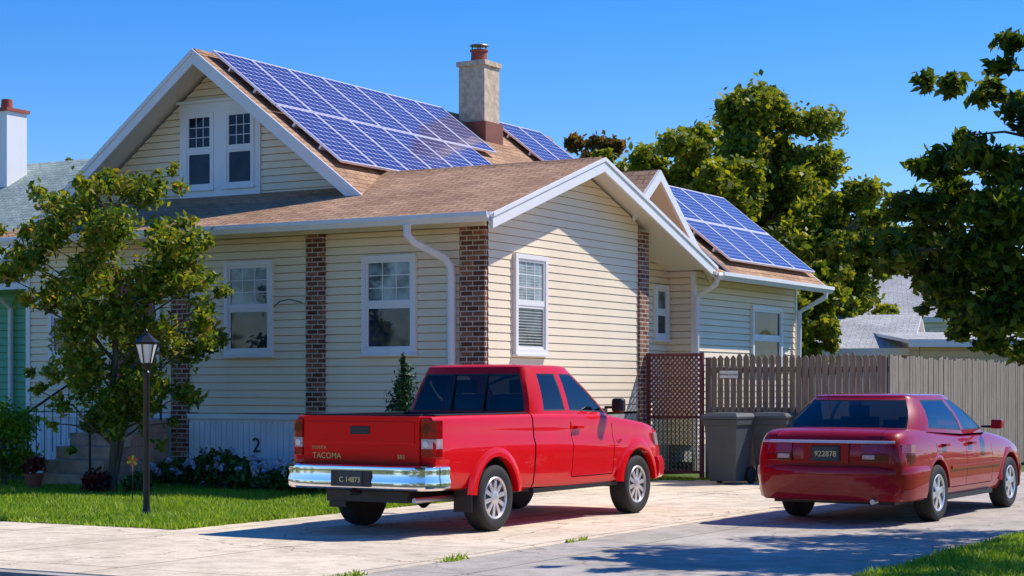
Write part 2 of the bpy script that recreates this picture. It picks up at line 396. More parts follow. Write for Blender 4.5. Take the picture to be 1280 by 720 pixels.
mb.face([(-10.3,5,.4),(-10.3,13,.4),(-10.3,13,3.9),(-10.3,5,3.9)],SID)
mb.face([(-10.3,13,.4),(-2.2,13,.4),(-2.2,13,3.9),(-GU,13,GZ-.1),(-10.3,13,3.9)],SID)
mb.face([(-2.2,7,.4),(-2.2,13,.4),(-2.2,13,3.8),(-2.2,7,3.8)],SID)
mb.face([(-10.3,5.24,.4),(0,5.24,.4),(0,5.24,4),(-10.3,5.24,4)],SID)
mb.build('siding_walls',house)
mb=MB()
mb.box(-.42,.0,-.05,.3,.0,3.80,BRICK)
mb.box(-3.12,-2.78,-.05,.2,.0,3.80,BRICK)
mb.box(-5.72,-5.38,-.05,.2,.0,3.80,BRICK)
mb.box(-.3,.05,4.9,5.24,.0,4.08,BRICK)
mb.build('brick_piers',house)
mb=MB()
mb.box(-.05,.012,.3,4.9,0,1.08,CONC0); mb.box(-.05,.012,7.2,12.1,0,.5,CONC0); mb.box(-.56,-.49,5.24,7.2,0,.5,CONC0)
mb.box(-10.3,-2.3,5.3,12.98,0,.42,CONC0)
mb.build('foundation',house)
mb=MB()
for a,b in ((-2.78,-.42),(-5.38,-3.12),(XL,-5.72)):
    mb.box(a,b,-.02,.05,0,1.02,PSKIRT)
    x=a
    while x<b-.04:
        mb.box(x+.004,min(x+.10,b),-.034,-.021,.12,.98,PSKIRT); x+=.108
    mb.box(a,b,-.07,.03,1.02,1.10,WHITE); mb.box(a,b,-.05,-.02,.02,.11,WHITE)
mb.build('porch_skirt',house,bevel=.004)
mb=MB()
FW=((0,0,0),(1,0,0),(0,-1,0)); RW=((0,0,0),(0,1,0),(1,0,0))
window(mb,*FW,-2.10,-1.16,2.0,3.44)
window(mb,*FW,-4.66,-3.74,2.0,3.44)
window(mb,*FW,-8.3,-7.5,2.0,3.4)
window(mb,*RW,.73,1.70,2.0,3.46,blind=True)
window(mb,(-.5,0,0),(0,1,0),(1,0,0),5.35,5.98,1.7,3.55,muntin=False)
window(mb,(-.5,0,0),(0,1,0),(1,0,0),6.55,7.1,2.35,3.3,muntin=False)
window(mb,(0,0,0),(0,1,0),(1,0,0),9.75,11.25,1.85,3.05,muntin=False,lo=WIND,up=WIND)
G=((0,1.8,0),(1,0,0),(0,-1,0))
X=Matrix(((1,0,0,0),(0,-1,0,1.8),(0,0,1,0),(0,0,0,1)))
mb.box(-7.06,-5.36,0,.045,4.70,4.84,WHITE,X); mb.box(-7.06,-5.36,0,.045,6.12,6.28,WHITE,X)
mb.box(-7.12,-5.30,0,.075,6.282,6.33,WHITE,X)
for a,b in ((-7.06,-6.94),(-6.33,-6.09),(-5.48,-5.36)): mb.box(a,b,0,.045,4.84,6.12,WHITE,X)
window(mb,*G,-6.94,-6.33,4.84,6.12,fr=.045,out=.06,lo=WIND,up=WIND,mw=.006); window(mb,*G,-6.09,-5.48,4.84,6.12,fr=.045,out=.06,lo=WIND,up=WIND,mw=.006)
mb.box(-.05,.03,12.06,12.14,.4,3.55,WHITE); mb.box(-.05,.03,7.16,7.24,.4,3.55,WHITE)
mb.box(XL-.03,XL+.06,-.035,.03,1.1,3.8,WHITE)
mb.box(XL,-.0,-.06,0,3.80,3.93,SOFF)
mb.box(-6.95,-5.95,-.06,.0,1.10,3.25,WHITE); mb.box(-6.86,-6.04,-.075,-.061,1.14,3.16,DOORM); mb.box(-6.72,-6.18,-.085,-.076,2.2,3.0,WIND)
mb.build('windows_and_trim',house,bevel=.004)
mb=MB()
T=.05
X0,X1=-9.2,EX
mb.slab((X0,-.62,3.918),(X1,-.62,3.918),(X1,RY,RZ),(X0,RY,RZ),T,SHIN,WHITE,SOFF)
mb.slab((X1,7.04,RZ-S*(7.04-RY)),(-3.2,7.04,RZ-S*(7.04-RY)),(-3.2,RY,RZ),(X1,RY,RZ),T,SHIN,WHITE,SOFF)
e0=-1.9
mb.slab((e0,1.15,GZ-GS*(GU+e0)),(e0,13.3,GZ-GS*(GU+e0)),(-GU,13.3,GZ),(-GU,1.15,GZ),T,SHIN,WHITE,SOFF)
mb.slab((-10.7,13.3,GZ-GS*4.45),(-10.7,1.15,GZ-GS*4.45),(-GU,1.15,GZ),(-GU,13.3,GZ),T,SHIN,WHITE,SOFF)
ce=2.15; cl_=1.0
mb.slab((-3.9,CY-cl_,CZ-CS*cl_),(.02,CY-cl_,CZ-CS*cl_),(.02,CY,CZ),(-3.9,CY,CZ),T,SHIN,WHITE,SOFF)
mb.slab((.02,CY+ce,CZ-CS*ce),(-3.9,CY+ce,CZ-CS*ce),(-3.9,CY,CZ),(.02,CY,CZ),T,SHIN,WHITE,SOFF)
WZ=5.42; WR=-1.85; WS=.8
mb.slab((.5,7.7,WZ-WS*2.35),(.5,12.45,WZ-WS*2.35),(WR,12.45,WZ),(WR,7.7,WZ),T,SHIN,WHITE,SOFF)
mb.slab((-4,12.45,WZ-WS*2.15),(-4,7.7,WZ-WS*2.15),(WR,7.7,WZ),(WR,12.45,WZ),T,SHIN,WHITE,SOFF)
mb.slab((.55,6.9,3.50),(.55,12.5,3.50),(.0,12.5,3.72),(.0,6.9,3.72),T,SHIN,WHITE,SOFF)
mb.build('roof',house)
mb=MB()
mb.hexa([(X0,RY-.13,RZ-.04),(X1,RY-.13,RZ-.04),(X1,RY+.13,RZ-.04),(X0,RY+.13,RZ-.04),(X0,RY-.02,RZ+.022),(X1,RY-.02,RZ+.022),(X1,RY+.02,RZ+.022),(X0,RY+.02,RZ+.022)],SHIN)
mb.hexa([(-GU-.13,1.15,GZ-.09),(-GU+.13,1.15,GZ-.09),(-GU+.13,13.3,GZ-.09),(-GU-.13,13.3,GZ-.09),(-GU-.02,1.15,GZ+.022),(-GU+.02,1.15,GZ+.022),(-GU+.02,13.3,GZ+.022),(-GU-.02,13.3,GZ+.022)],SHIN)
mb.build('ridge_caps',house)
mb=MB()
n=(1,0,0)
d=.01
mb.beam((EX,-.66,3.905-d),(EX,RY,RZ-d),n,.04,.20,WHITE); mb.beam((EX,RY,RZ-d),(EX,7.08,RZ-S*(7.08-RY)-d),n,.04,.20,WHITE)
mb.beam((EX+.04,-.66,3.905+.01),(EX+.04,RY,RZ+.012),n,.02,.06,WHITE); mb.beam((EX+.04,RY,RZ+.012),(EX+.04,7.08,RZ-S*(7.08-RY)+.012),n,.02,.06,WHITE)
n=(0,-1,0)
for sg,xe in ((1,-2.0),(-1,-10.7)):
    dx=abs(xe+GU)
    mb.beam((-GU,1.15,GZ-.008),(xe,1.15,GZ-GS*dx-.008),n,.04,.23,WHITE)
    mb.beam((-GU,1.11,GZ+.012),(xe,1.11,GZ-GS*dx+.012),n,.025,.08,WHITE)
n=(1,0,0)
for sg,c_ in ((-1,cl_),(1,ce)): mb.beam((.02,CY,CZ-.005),(.02,CY+sg*c_,CZ-CS*c_-.005),n,.05,.19,WHITE)
mb.beam((.52,12.45,WZ-WS*2.37),(WR,12.45,WZ),(0,1,0),.04,.18,WHITE)
def gutter(p0,p1,nn):
    p0=Vector(p0);p1=Vector(p1);nn=Vector(nn)
    mb.beam(p0,p1,nn,.015,.13,WHITE)
    q=nn*.015
    mb.hexa([p0+q-Vector((0,0,.13)),p1+q-Vector((0,0,.13)),p1+nn*.07-Vector((0,0,.13)),p0+nn*.07-Vector((0,0,.13)),
             p0+q-Vector((0,0,.06)),p1+q-Vector((0,0,.06)),p1+nn*.11-Vector((0,0,.06)),p0+nn*.11-Vector((0,0,.06))],WHITE)
    mb.beam(p0+nn*.095,p1+nn*.095,nn,.025,.065,WHITE)
gutter((X0,-.63,3.93),(EX-.01,-.63,3.93),(0,-1,0))
gutter((.56,6.95,3.51),(.56,12.5,3.51),(1,0,0))
def spout(pts,r=.055): mb.tube(pts,r,WHITE,n=8)
spout([(-.90,-.68,3.80),(-.90,-.68,3.66),(-.84,-.60,3.56),(-.60,-.18,3.36),(-.53,-.12,3.24),(-.52,-.11,3.1),(-.52,-.11,.25),(-.52,-.2,.12)],.06)
spout([(.6,12.2,3.42),(.6,12.2,3.3),(.12,12.0,3.0),(.08,12.0,.3)])
spout([(.55,7.0,3.42),(.5,7.0,3.3),(.1,7.1,3.1),(.07,7.1,.3)],.045)
spout([(-10.6,1.4,3.6),(-10.55,1.5,3.45),(-10.0,2.2,3.1),(-9.4,4.9,2.9),(-9.4,4.9,.3)],.045)
mb.build('rakes_and_gutters',house,bevel=.003)
mb=MB()
mb.box(-6.1,-5.5,9.25,9.85,6.2,7.98,STUC); mb.box(-6.14,-5.46,9.21,9.89,7.98,8.08,STUC)
mb.box(-6.15,-5.44,9.2,9.9,6.3,6.85,FLASH)
mb.lathe([(.17,8.08),(.16,8.30),(.19,8.31),(.19,8.34),(.13,8.34)],(-5.8,9.55,0),POT,20)
for k in range(4):
    a=k*math.pi/2+.7; mb.tube([(-5.8+.14*math.cos(a),9.55+.14*math.sin(a),8.34),(-5.8+.14*math.cos(a),9.55+.14*math.sin(a),8.42)],.012,BLACKM,6)
mb.lathe([(.2,8.42),(.19,8.44),(.05,8.47)],(-5.8,9.55,0),STEEL,20)
mb.build('chimney',house,bevel=.01)
mb=MB()
for i in range(5):
    mb.box(-7.0,-5.75,-.35-.3*(5-i),-.10,i*.2+.002,(i+1)*.2,STONE)
for x in (-7.05,-5.80):
    z0=0 if x<-7 else .2
    mb.tube([(x,-1.8,z0),(x,-1.8,1.1)],.018,BLACKM,6); mb.tube([(x,-.2,.9),(x,-.2,1.95)],.018,BLACKM,6)
    mb.tube([(x,-1.9,1.08),(x,-.1,1.95)],.02,BLACKM,6)
    if x<-7:
        for k in range(1,9): 
            y=-1.8+1.6*k/9; z=1.08+.85*k/9; mb.tube([(x,y,z-.85),(x,y,z)],.008,BLACKM,5)
mb.build('entry_steps',house,bevel=.01)
mb=MB(); mb.tube([(-3.15,-.1,2.78),(-3.3,-.22,2.83),(-3.45,-.25,2.80),(-3.6,-.2,2.72)],.009,BLACKM,5); mb.build('service_cable',house)
text('house_number','2',.32,INK,house,(-4.05,-.045,.52),(math.radians(90),0,0),.004)

mb=MB()
def panel(o,ex,es,nrm,w,h):
    o=Vector(o); ex=Vector(ex).normalized(); es=Vector(es).normalized(); nrm=Vector(nrm).normalized()
    X=Matrix(((ex.x,es.x,nrm.x,o.x),(ex.y,es.y,nrm.y,o.y),(ex.z,es.z,nrm.z,o.z),(0,0,0,1)))
    f=.026; z0,z1=.09,.13
    mb.box(0,w,0,f,z0,z1,ALU,X);mb.box(0,w,h-f,h,z0,z1,ALU,X);mb.box(0,f,f,h-f,z0,z1,ALU,X);mb.box(w-f,w,f,h-f,z0,z1,ALU,X)
    c=[(f,f,z1-.006),(w-f,f,z1-.006),(w-f,h-f,z1-.006),(f,h-f,z1-.006)]
    mb.face([X@Vector(p) for p in c],CELL,[(0,0),(.96,0),(.96,1.6),(0,1.6)])
    mb.face([X@Vector((p[0],p[1],z0)) for p in reversed(c)],ALU)
def array(y0,ncol,rows,xt,pz,sl,w=1.0,h=1.62,gap=.02):
    cs=1/math.sqrt(1+sl*sl); es=Vector((cs,0,-sl*cs)); nrm=Vector((sl*cs,0,cs))
    for r in rows:
        k=(ncol[r] if hasattr(ncol,'__len__') else ncol)
        for c in range(k):
            o=Vector((xt,y0+c*(w+gap),pz))+es*(r*(h+gap))
            panel(o,(0,1,0),es,nrm,w,h)
        for q in (.3,.7):
            p=Vector((xt,y0,pz))+es*(r*(h+gap)+h*q)
            X=Matrix(((0,es.x,nrm.x,p.x),(1,0,0,p.y),(0,es.z,nrm.z,p.z),(0,0,0,1)))
            mb.box(0,k*(w+gap),-.02,.02,.02,.088,ALU,X)
array(1.42,(7,6),(0,1),-GU+.10,GZ-GS*.10,GS)
array(10.6,(2,3),(0,1),-GU+.10,GZ-GS*.10,GS)
array(7.95,4,(0,1),WR+.18,WZ-WS*.18,WS,w=1.05,h=1.25)
mb.build('solar_panels',house)

# ------------------------------------------------------------------ neighbour houses
nb=empty('neighbour_green_house',HO,-TH); mb=MB()
siding(mb,(0,3.2,0),(1,0,0),(0,-1,0),.5,3.6,-22,-11.1,SIDG,c=.14)
mb.box(-11.2,-11.02,3.12,3.3,.4,3.6,WHITE)
siding(mb,(-11.1,0,0),(0,1,0),(1,0,0),.5,5.8,lambda z:max(3.2,3.2+(z-3.6)/.55),lambda z:min(13,13-(z-3.6)/.55),SIDG,c=.14)
mb.box(-22,-11.15,3.25,12.9,0,.5,CONC0)
mb.slab((-22.5,2.5,3.45),(-10.9,2.5,3.45),(-10.9,8.1,6.55),(-22.5,8.1,6.55),.07,SHING,WHITE,SOFF)
mb.slab((-10.9,13.7,3.45),(-22.5,13.7,3.45),(-22.5,8.1,6.55),(-10.9,8.1,6.55),.07,SHING,WHITE,SOFF)
mb.beam((-10.9,2.45,3.46),(-10.9,8.1,6.56),(1,0,0),.04,.2,WHITE); mb.beam((-10.9,8.1,6.56),(-10.9,13.75,3.46),(1,0,0),.04,.2,WHITE)
mb.box(-22.5,-10.9,2.40,2.49,3.32,3.47,WHITE)
mb.tube([(-12.3,2.5,3.4),(-12.3,2.9,3.15),(-12.3,3.1,3.0),(-12.3,3.1,.3)],.05,WHITE,8)
mb.box(-16.75,-16.2,6.9,7.5,5.7,7.55,WHITE); mb.box(-16.8,-16.15,6.85,7.55,7.55,7.62,POT); mb.lathe([(.14,7.6),(.12,7.85)],(-16.5,7.2,0),POT,12)
mb.build('neighbour_shell',nb)

def simple_house(name,px0,px1,D,zeave,zridge,rot,depth,wallm,roofm,windows=()):
    e=empty(name,((px0-640)/F*D,D,0),rot); w=(px1-px0)/F*D; mb=MB()
    k=(zridge-zeave)/(depth/2); o=.4
    siding(mb,(0,0,0),(1,0,0),(0,-1,0),0,zeave,0,w,wallm,c=.16)
    for xx,nn in ((w,1),(0,-1)):
        siding(mb,(xx,0,0),(0,1,0),(nn,0,0),0,zridge-.1,lambda z:max(0,(z-zeave)/k),lambda z:min(depth,depth-(z-zeave)/k),wallm,c=.16)
    mb.face([(0,depth,0),(w,depth,0),(w,depth,zeave),(0,depth,zeave)],wallm)
    mb.slab((-o,-o,zeave-k*o+.08),(w+o,-o,zeave-k*o+.08),(w+o,depth/2,zridge+.08),(-o,depth/2,zridge+.08),.08,roofm,WHITE,SOFF)
    mb.slab((w+o,depth+o,zeave-k*o+.08),(-o,depth+o,zeave-k*o+.08),(-o,depth/2,zridge+.08),(w+o,depth/2,zridge+.08),.08,roofm,WHITE,SOFF)
    mb.beam((-o,-o,zeave-k*o+.09),(w+o,-o,zeave-k*o+.09),(0,-1,0),.05,.18,WHITE)
    for a,b,c,d_ in windows: window(mb,(0,0,0),(1,0,0),(0,-1,0),a,b,c,d_)
    mb.build('house_shell',e)
WB=mat('white_siding_far',(.80,.86,.92),.6,var=.05); TANW=mat('tan_wall_far',(.80,.62,.40),.7,var=.05)
simple_house('white_house',1078,1205,62,3.95,5.45,math.radians(-10),7,WB,SHINW,((.9,1.7,2.3,3.5),(2.2,3.0,2.3,3.5)))
simple_house('detached_garage',1012,1120,46,2.5,3.35,math.radians(-16),6,WB,SHINW)
simple_house('tan_garage',1150,1420,44,2.6,2.85,math.radians(4),6,TANW,SHINW)

# ------------------------------------------------------------------ ground
def sheet(name,x0,x1,y0,y1,z,m,thick=0):
    mb=MB()
    if thick: mb.box(x0,x1,y0,y1,z-thick,z,m)
    else: mb.face([(x0,y0,z),(x1,y0,z),(x1,y1,z),(x0,y1,z)],m)
    o=mb.build(name,fixn=bool(thick)); house_frame(o); return o
mb=MB(); mb.face([(-1500,-1500,-.15),(1500,-1500,-.15),(1500,1500,-.15),(-1500,1500,-.15)],GROUND); mb.build('ground',fixn=False)
sheet('street',-200,200,-20,-11.5,-.135,ASPH)
sheet('terrain',-120,120,-11.35,140,-.004,GROUND,.12)
sheet('kerb',-120,120,-11.5,-11.35,.0,KERB,.12)
sheet('sidewalk',-30,.6,-11.35,-7.47,.012,WALK,.03)
sheet('driveway_concrete',.605,4.9,-11.35,5.0,.010,CONC,.03)
sheet('driveway_grey',4.915,8.5,-11.35,12,.006,CONC2,.03)
sheet('lawn',-30,.56,-7.45,-1.3,.02,LAWN,.04)
sheet('flower_bed',-30,.0,-1.295,0,.03,MULCH,.05)
sheet('lawn_strip',8.52,14,-11.35,12,.02,LAWN,.04)
def grass(name,regions,h,frame=True):
    vs=[];
    tot=0
    for (x0,x1,y0,y1,n,z) in regions:
        x=rng.uniform(x0,x1,n);y=rng.uniform(y0,y1,n);a=rng.uniform(0,2*np.pi,n);hh=h*rng.uniform(.4,1.4,n)*(1+.35*np.sin(x*2.1+np.sin(y*1.7)*2));w=.007+.006*rng.random(n)
        lx=rng.normal(0,.5,n)*hh;ly=rng.normal(0,.5,n)*hh
        p=np.zeros((n,3,3)); p[:,0]=np.c_[x-np.cos(a)*w,y-np.sin(a)*w,np.full(n,z)];p[:,1]=np.c_[x+np.cos(a)*w,y+np.sin(a)*w,np.full(n,z)];p[:,2]=np.c_[x+lx,y+ly,z+hh]
        vs.append(p.reshape(-1,3)); tot+=n
    v=np.concatenate(vs)
    me=bpy.data.meshes.new(name); me.vertices.add(len(v)); me.vertices.foreach_set('co',v.ravel())
    me.loops.add(tot*3); me.loops.foreach_set('vertex_index',np.arange(tot*3)); me.polygons.add(tot); me.polygons.foreach_set('loop_start',np.arange(0,tot*3,3)); me.update(); me.validate()
    me.materials.append(GRASS); o=bpy.data.objects.new(name,me); scene.collection.objects.link(o)
    if frame: house_frame(o)
    return o
grass('grass',[(-9,.6,-7.5,-1.3,80000,.015),(.5,.64,-7.5,-1.2,1500,.01),(8.45,11.5,-11.3,-3,45000,.015),(4.86,4.96,-11.1,-10.3,160,.004),(4.86,4.96,-9.1,-8.7,60,.004),(4.88,4.94,-6.8,-6.4,40,.004),(.02,1.1,4.6,5.0,1600,.01),(1.1,4.6,4.85,5.15,2500,.005)],.055)

# ------------------------------------------------------------------ foliage
def leaves(name,clumps,size,m,parent=None,asp=.55,up=.55):
    P=[]
    for (c,r,n) in clumps:
        r=np.array(r if hasattr(r,'__len__') else (r,r,r*.8)); n=max(1,int(n))
        d=rng.normal(size=(n,3)); d/=np.linalg.norm(d,axis=1)[:,None]
        rad=rng.random(n)**(1/2.2)*(1+.25*rng.normal(size=n)); c_=np.array(c)+d*rad[:,None]*r
        P.append(c_)
    C=np.concatenate(P); n=len(C)
    nn=rng.normal(size=(n,3))+np.array([0,0,up]); nn/=np.linalg.norm(nn,axis=1)[:,None]
    t=rng.normal(size=(n,3)); t-=nn*(t*nn).sum(1)[:,None]; t/=np.linalg.norm(t,axis=1)[:,None]; b=np.cross(nn,t)
    s=(size*rng.uniform(.6,1.35,n))[:,None]
    v=np.stack([C-t*s, C+b*s*asp-t*s*.1+nn*s*.12, C+t*s, C-b*s*asp-t*s*.1+nn*s*.12],1).reshape(-1,3)
    me=bpy.data.meshes.new(name); me.vertices.add(n*4); me.vertices.foreach_set('co',v.ravel())
    me.loops.add(n*4); me.loops.foreach_set('vertex_index',np.arange(n*4)); me.polygons.add(n); me.polygons.foreach_set('loop_start',np.arange(0,n*4,4)); me.update(); me.validate()
    me.materials.append(m); o=bpy.data.objects.new(name,me); scene.collection.objects.link(o); o.parent=parent; return o
def limb(mb,a,b,r0,r1,wob=.1,k=5):
    a=Vector(a);b=Vector(b); pts=[];L_=(b-a).length
    for i in range(k+1):
        t=i/k; p=a.lerp(b,t)+Vector((random.uniform(-1,1),random.uniform(-1,1),random.uniform(-.5,.5)))*wob*L_*math.sin(math.pi*t)*.5; 
        p.z+= .08*L_*math.sin(math.pi*t)
        pts.append(p)
    mb.tube(pts,[r0+(r1-r0)*i/k for i in range(k+1)],BARK,7)
def crown(c,R,k,rs,dens,zmin=-.6):
    out=[]
    for i in range(k):
        while True:
            d=Vector((random.gauss(0,1),random.gauss(0,1),random.gauss(0,1))).normalized()
            if d.z>zmin: break
        f=random.uniform(.45,1.05); r=rs*random.uniform(.5,1.35)
        out.append((tuple(Vector(c)+Vector((d.x*R[0],d.y*R[1],d.z*R[2]))*f),r,dens*(r/rs)**2))
    return out
T0=pw(140,485,26.2); T0.z=0
tr=empty('young_tree',T0)
spec=[(140,240,.26),(175,250,.32),(205,235,.20),(110,262,.30),(70,255,.22),(85,300,.36),(150,300,.46),(205,300,.42),(240,290,.25),(40,300,.26),(20,295,.15),(120,350,.50),(60,340,.33),(200,360,.50),(255,395,.28),(25,355,.25),(90,400,.45),(160,410,.50),(225,430,.38),(255,420,.22),(50,390,.26),(110,455,.43),(175,470,.43),(215,490,.25),(80,460,.24),(130,500,.34),(180,515,.28),(100,520,.24),(150,545,.20),(200,540,.13),(95,545,.12),(265,375,.16),(10,325,.12),(235,340,.3),(262,350,.14),(212,212,.12),(130,222,.12),(60,480,.12),(190,222,.10),(88,232,.10)]
cl=[];mb=MB()
mb.tube([(0,0,0),(.03,0,.7),(-.02,.03,1.3),(.05,0,2.0),(.0,0,2.9),(.08,0,4.1)],[.075,.06,.055,.045,.03,.01],BARK,9)
mb.tube([(0,0,.05),(.1,.05,.6),(.2,.1,1.4),(.42,.1,2.3),(.6,0,3.2)],[.05,.045,.04,.03,.01],BARK,8)
for px,py,r in spec:
    for k in range(3):
        w=pw(px+random.uniform(-20,20),py+random.uniform(-18,18),26.2)-T0; w.y+=random.uniform(-1,1)*(1-abs(px-140)/230)
        cl.append((tuple(w),(r*.72,r*.85,r*.62),235*(r/.35)**2))
    z0=max(.7,w.z-.25-abs(w.x)*.6); limb(mb,(0.0,0,z0),w,.02,.005,.15,4)
mb.build('trunk_and_limbs',tr); leaves('crown_leaves',cl,.057,LEAF1,tr,.48)

S0=Vector((6.6,17.5,0)); st=empty('shade_tree',S0); mb=MB()
mb.tube([(0,0,0),(.05,0,1.2),(-.05,.05,2.4),(.1,0,3.6),(0,0,5.4)],[.22,.18,.16,.13,.05],BARK,12)
spec=[(1272,45,.14,60),(1262,80,.12,50),(1200,100,.14,80),(1165,108,.10,40),(1225,120,.16,90),(1255,130,.16,90),(1278,150,.18,100),(1215,175,.13,55),(1178,200,.20,120),(1150,215,.12,50),(1230,205,.25,200),(1270,215,.28,260),
(1200,250,.30,300),(1240,265,.35,420),(1275,285,.35,420),(1150,262,.24,200),(1120,262,.16,90),(1090,282,.15,80),(1165,300,.32,340),(1115,310,.20,160),(1210,320,.38,460),(1258,340,.35,420),(1080,315,.11,50),(1150,345,.24,200),(1110,335,.13,80),(1195,362,.28,280),(1235,385,.30,340),(1275,395,.28,300),(1215,410,.16,100),(1250,425,.18,130),(1280,445,.18,120),(1192,402,.10,50),(1068,300,.08,25),(1170,385,.10,40)]
cl=[]
for px,py,r,n in spec:
    D=17.2+random.uniform(-.7,.7)
    for k in range(3):
        w=pw(px+random.uniform(-18,18),py+random.uniform(-14,14),D)-S0; cl.append((tuple(w),(r*.8,r*1.2,r*.5),n*.85))
    if random.random()<.8: limb(mb,(-.1+random.uniform(-.1,.1),0,max(1.8,min(4.8,w.z-.5+random.uniform(-.2,.2)))),w,.035,.006,.12,5)
cc=[c for c in crown((.3,.0,4.0),(1.7,3.6,2.4),110,.36,230,-.5) if c[0][0]>-1.1+.12*max(0,c[0][1])]
for c,_,_ in cc[::4]: limb(mb,(0,0,max(1.8,min(4.8,c[2]-.6))),c,.04,.006,.12,5)
cl+=cc
mb.build('trunk_and_limbs',st); leaves('crown_leaves',cl,.058,LEAF3,st,.5)

def bgtree(name,px,top,D,wpx,m,k,seed,dens=520,ls=.13):
    random.seed(seed)
    X=(px-640)/F*D; H=CH+(HY-top)/F*D; R=wpx/F*D/2; e=empty(name,(X,D,0)); mb=MB()
    cz=H*.60; RZ_=H*.40
    mb.tube([(0,0,0),(.1,0,H*.3),(0,.1,H*.55),(.05,0,H*.85)],[.3,.24,.16,.05],BARK,10)
    cl=crown((0,0,cz),(R,R,RZ_),k,R*.22,dens,-.75)
    for c,r,n in cl[::5]: limb(mb,(0,0,max(1.5,c[2]-R*.7)),c,.09,.02,.15,4)
    mb.build('trunk_and_limbs',e); leaves('crown_leaves',cl,ls,m,e,.6,.8)
bgtree('background_tree',960,118,56,210,LEAF2,170,3,430,.115)
bgtree('background_tree',868,160,52,180,LEAF2,130,4,430,.115)
bgtree('background_tree',1040,225,50,150,LEAF2,110,5,400,.11)
bgtree('background_tree',738,155,60,110,LEAF2b,60,6,300)
bgtree('background_tree',795,165,58,120,LEAF2,70,8,350)
bgtree('background_tree',1000,300,44,100,LEAF2,60,9,400,.10)
bgtree('background_tree',1105,250,75,110,LEAF2,50,10,350)
bgtree('background_tree',1240,330,80,190,LEAF2,60,11,350)
bgtree('background_tree',85,200,75,60,LEAF2,40,12,250)
random.seed(99)
cl=[]
for i in range(130):
    a=random.uniform(0,2*math.pi); R=random.uniform(95,130); cl.append(((R*math.sin(a),30+R*math.cos(a),random.uniform(2,4)),(5,5,3.0),220))
leaves('distant_trees',cl,.7,LEAF2)
cl=[]
for i in range(30):
    x=random.uniform(-35,20); cl.append(((x,random.uniform(-24,-18),random.uniform(2.0,5.5)),(2.2,2,1.5),200))
leaves('street_trees_opposite',cl,.3,LEAF2)

def shrub(name,px,D,r,h,m,n,ls=.04,extra=None,z=0):
    e=empty(name,((px-640)/F*D,D,z)); cl=[((random.uniform(-r,r)*.5,random.uniform(-r,r)*.4,h*random.uniform(.35,.75)),(r*.6,r*.6,h*.35),n/5) for _ in range(5)]
    mb=MB()
    for c,_,_ in cl: mb.tube([(0,0,0),(c[0]*.5,c[1]*.5,c[2]*.6),c],[.012,.009,.004],BARK,5)
    mb.build('stems',e); leaves('leaves',cl,ls,m,e)
    if extra:
        leaves('blossoms',[((random.uniform(-r,r),random.uniform(-r,r)*.6-.1,h*random.uniform(.6,1.1)),.05,16) for _ in range(14)],.035,extra,e)
    return e
for px,D,r,h in ((205,27.6,.25,.35),(235,27.3,.3,.42),(262,27.0,.35,.55),(292,26.7,.35,.5),(322,26.3,.35,.45),(350,25.9,.35,.42),(385,25.5,.35,.45)):
    shrub('flowering_shrub',px,D,r,h,BUSH,1500,.045,PETAL)
shrub('red_leaf_shrub',118,26.0,.22,.38,REDL,900,.04)
shrub('green_shrub',170,25.9,.25,.3,BUSH,900,.04)
e=empty('dwarf_conifer',((505-640)/F*25.2,25.2,0)); mb=MB(); mb.tube([(0,0,0),(0,0,1.8)],[.04,.01],BARK,7); mb.build('trunk',e)
leaves('needles',[((random.uniform(-.03,.03),random.uniform(-.03,.03),.15+1.68*t),(.34*(1-t)**.55+.03,.34*(1-t)**.55+.03,.16),650*(1-t)+150) for t in np.linspace(0,1,14)],.035,CONIF,e,.35)
e=empty('hedge',((5-640)/F*27.5,27.5,0)); cl=[]
for i in range(40): cl.append(((random.uniform(-1.3,.3),random.uniform(-.5,.5),random.uniform(.3,1.25)),(.3,.3,.25),330))
mb=MB(); mb.tube([(-.5,0,0),(-.5,0,1)],.04,BARK,6); mb.tube([(0,0,0),(0,0,1)],.04,BARK,6); mb.build('stems',e); leaves('leaves',cl,.04,HEDGE,e)
for px,D in ((42,26.6),):
    e=shrub('potted_plant',px,D,.2,.3,REDL,500,.035,z=.22); mb=MB(); mb.lathe([(.09,-.22),(.13,.0),(.145,.0),(.145,.04),(.11,.04),(.10,.0)],(0,0,0),POT,16); mb.build('pot',e)
e=empty('garden_stake_flower',(-4.95,24.0,0)); mb=MB(); mb.tube([(0,0,0),(0,0,.5)],.008,BLACKM,5)
for k in range(6):
    a=k*math.pi/3; mb.face([(0,-.01,.55),(.07*math.cos(a),-.02,.55+.07*math.sin(a)),(.08*math.cos(a+.5),-.02,.55+.08*math.sin(a+.5)),(.04*math.cos(a+.9),-.01,.55+.04*math.sin(a+.9))],YEL if k%2 else ORANGE)
mb.build('petals',e)

# ------------------------------------------------------------------ lamp post
e=empty('street_lamp',((183-640)/F*21.2,21.2,0)); mb=MB()
mb.lathe([(.07,0),(.07,.03),(.05,.06),(.042,.12),(.038,.15),(.036,1.62),(.045,1.64),(.045,1.68),(.03,1.70),(.06,1.76),(.075,1.78)],(0,0,0),BLACKM,20)
n=6
def ring(r,z): return [(r*math.cos(2*math.pi*k/n+.3),r*math.sin(2*math.pi*k/n+.3),z) for k in range(n)]
a,b=ring(.075,1.79),ring(.135,2.02)
for k in range(n):
    mb.tube([a[k],b[k]],.008,BLACKM,5); mb.tube([b[k],b[(k+1)%n]],.009,BLACKM,5)
mb.lathe([(.062,1.79),(.118,2.0)],(0,0,0),LWHITE,20)
c,d_=ring(.155,2.025),ring(.05,2.11)
mb.raw(c+d_,[tuple((k,(k+1)%n,n+(k+1)%n,n+k)) for k in range(n)]+[tuple(range(n))],BLACKM)
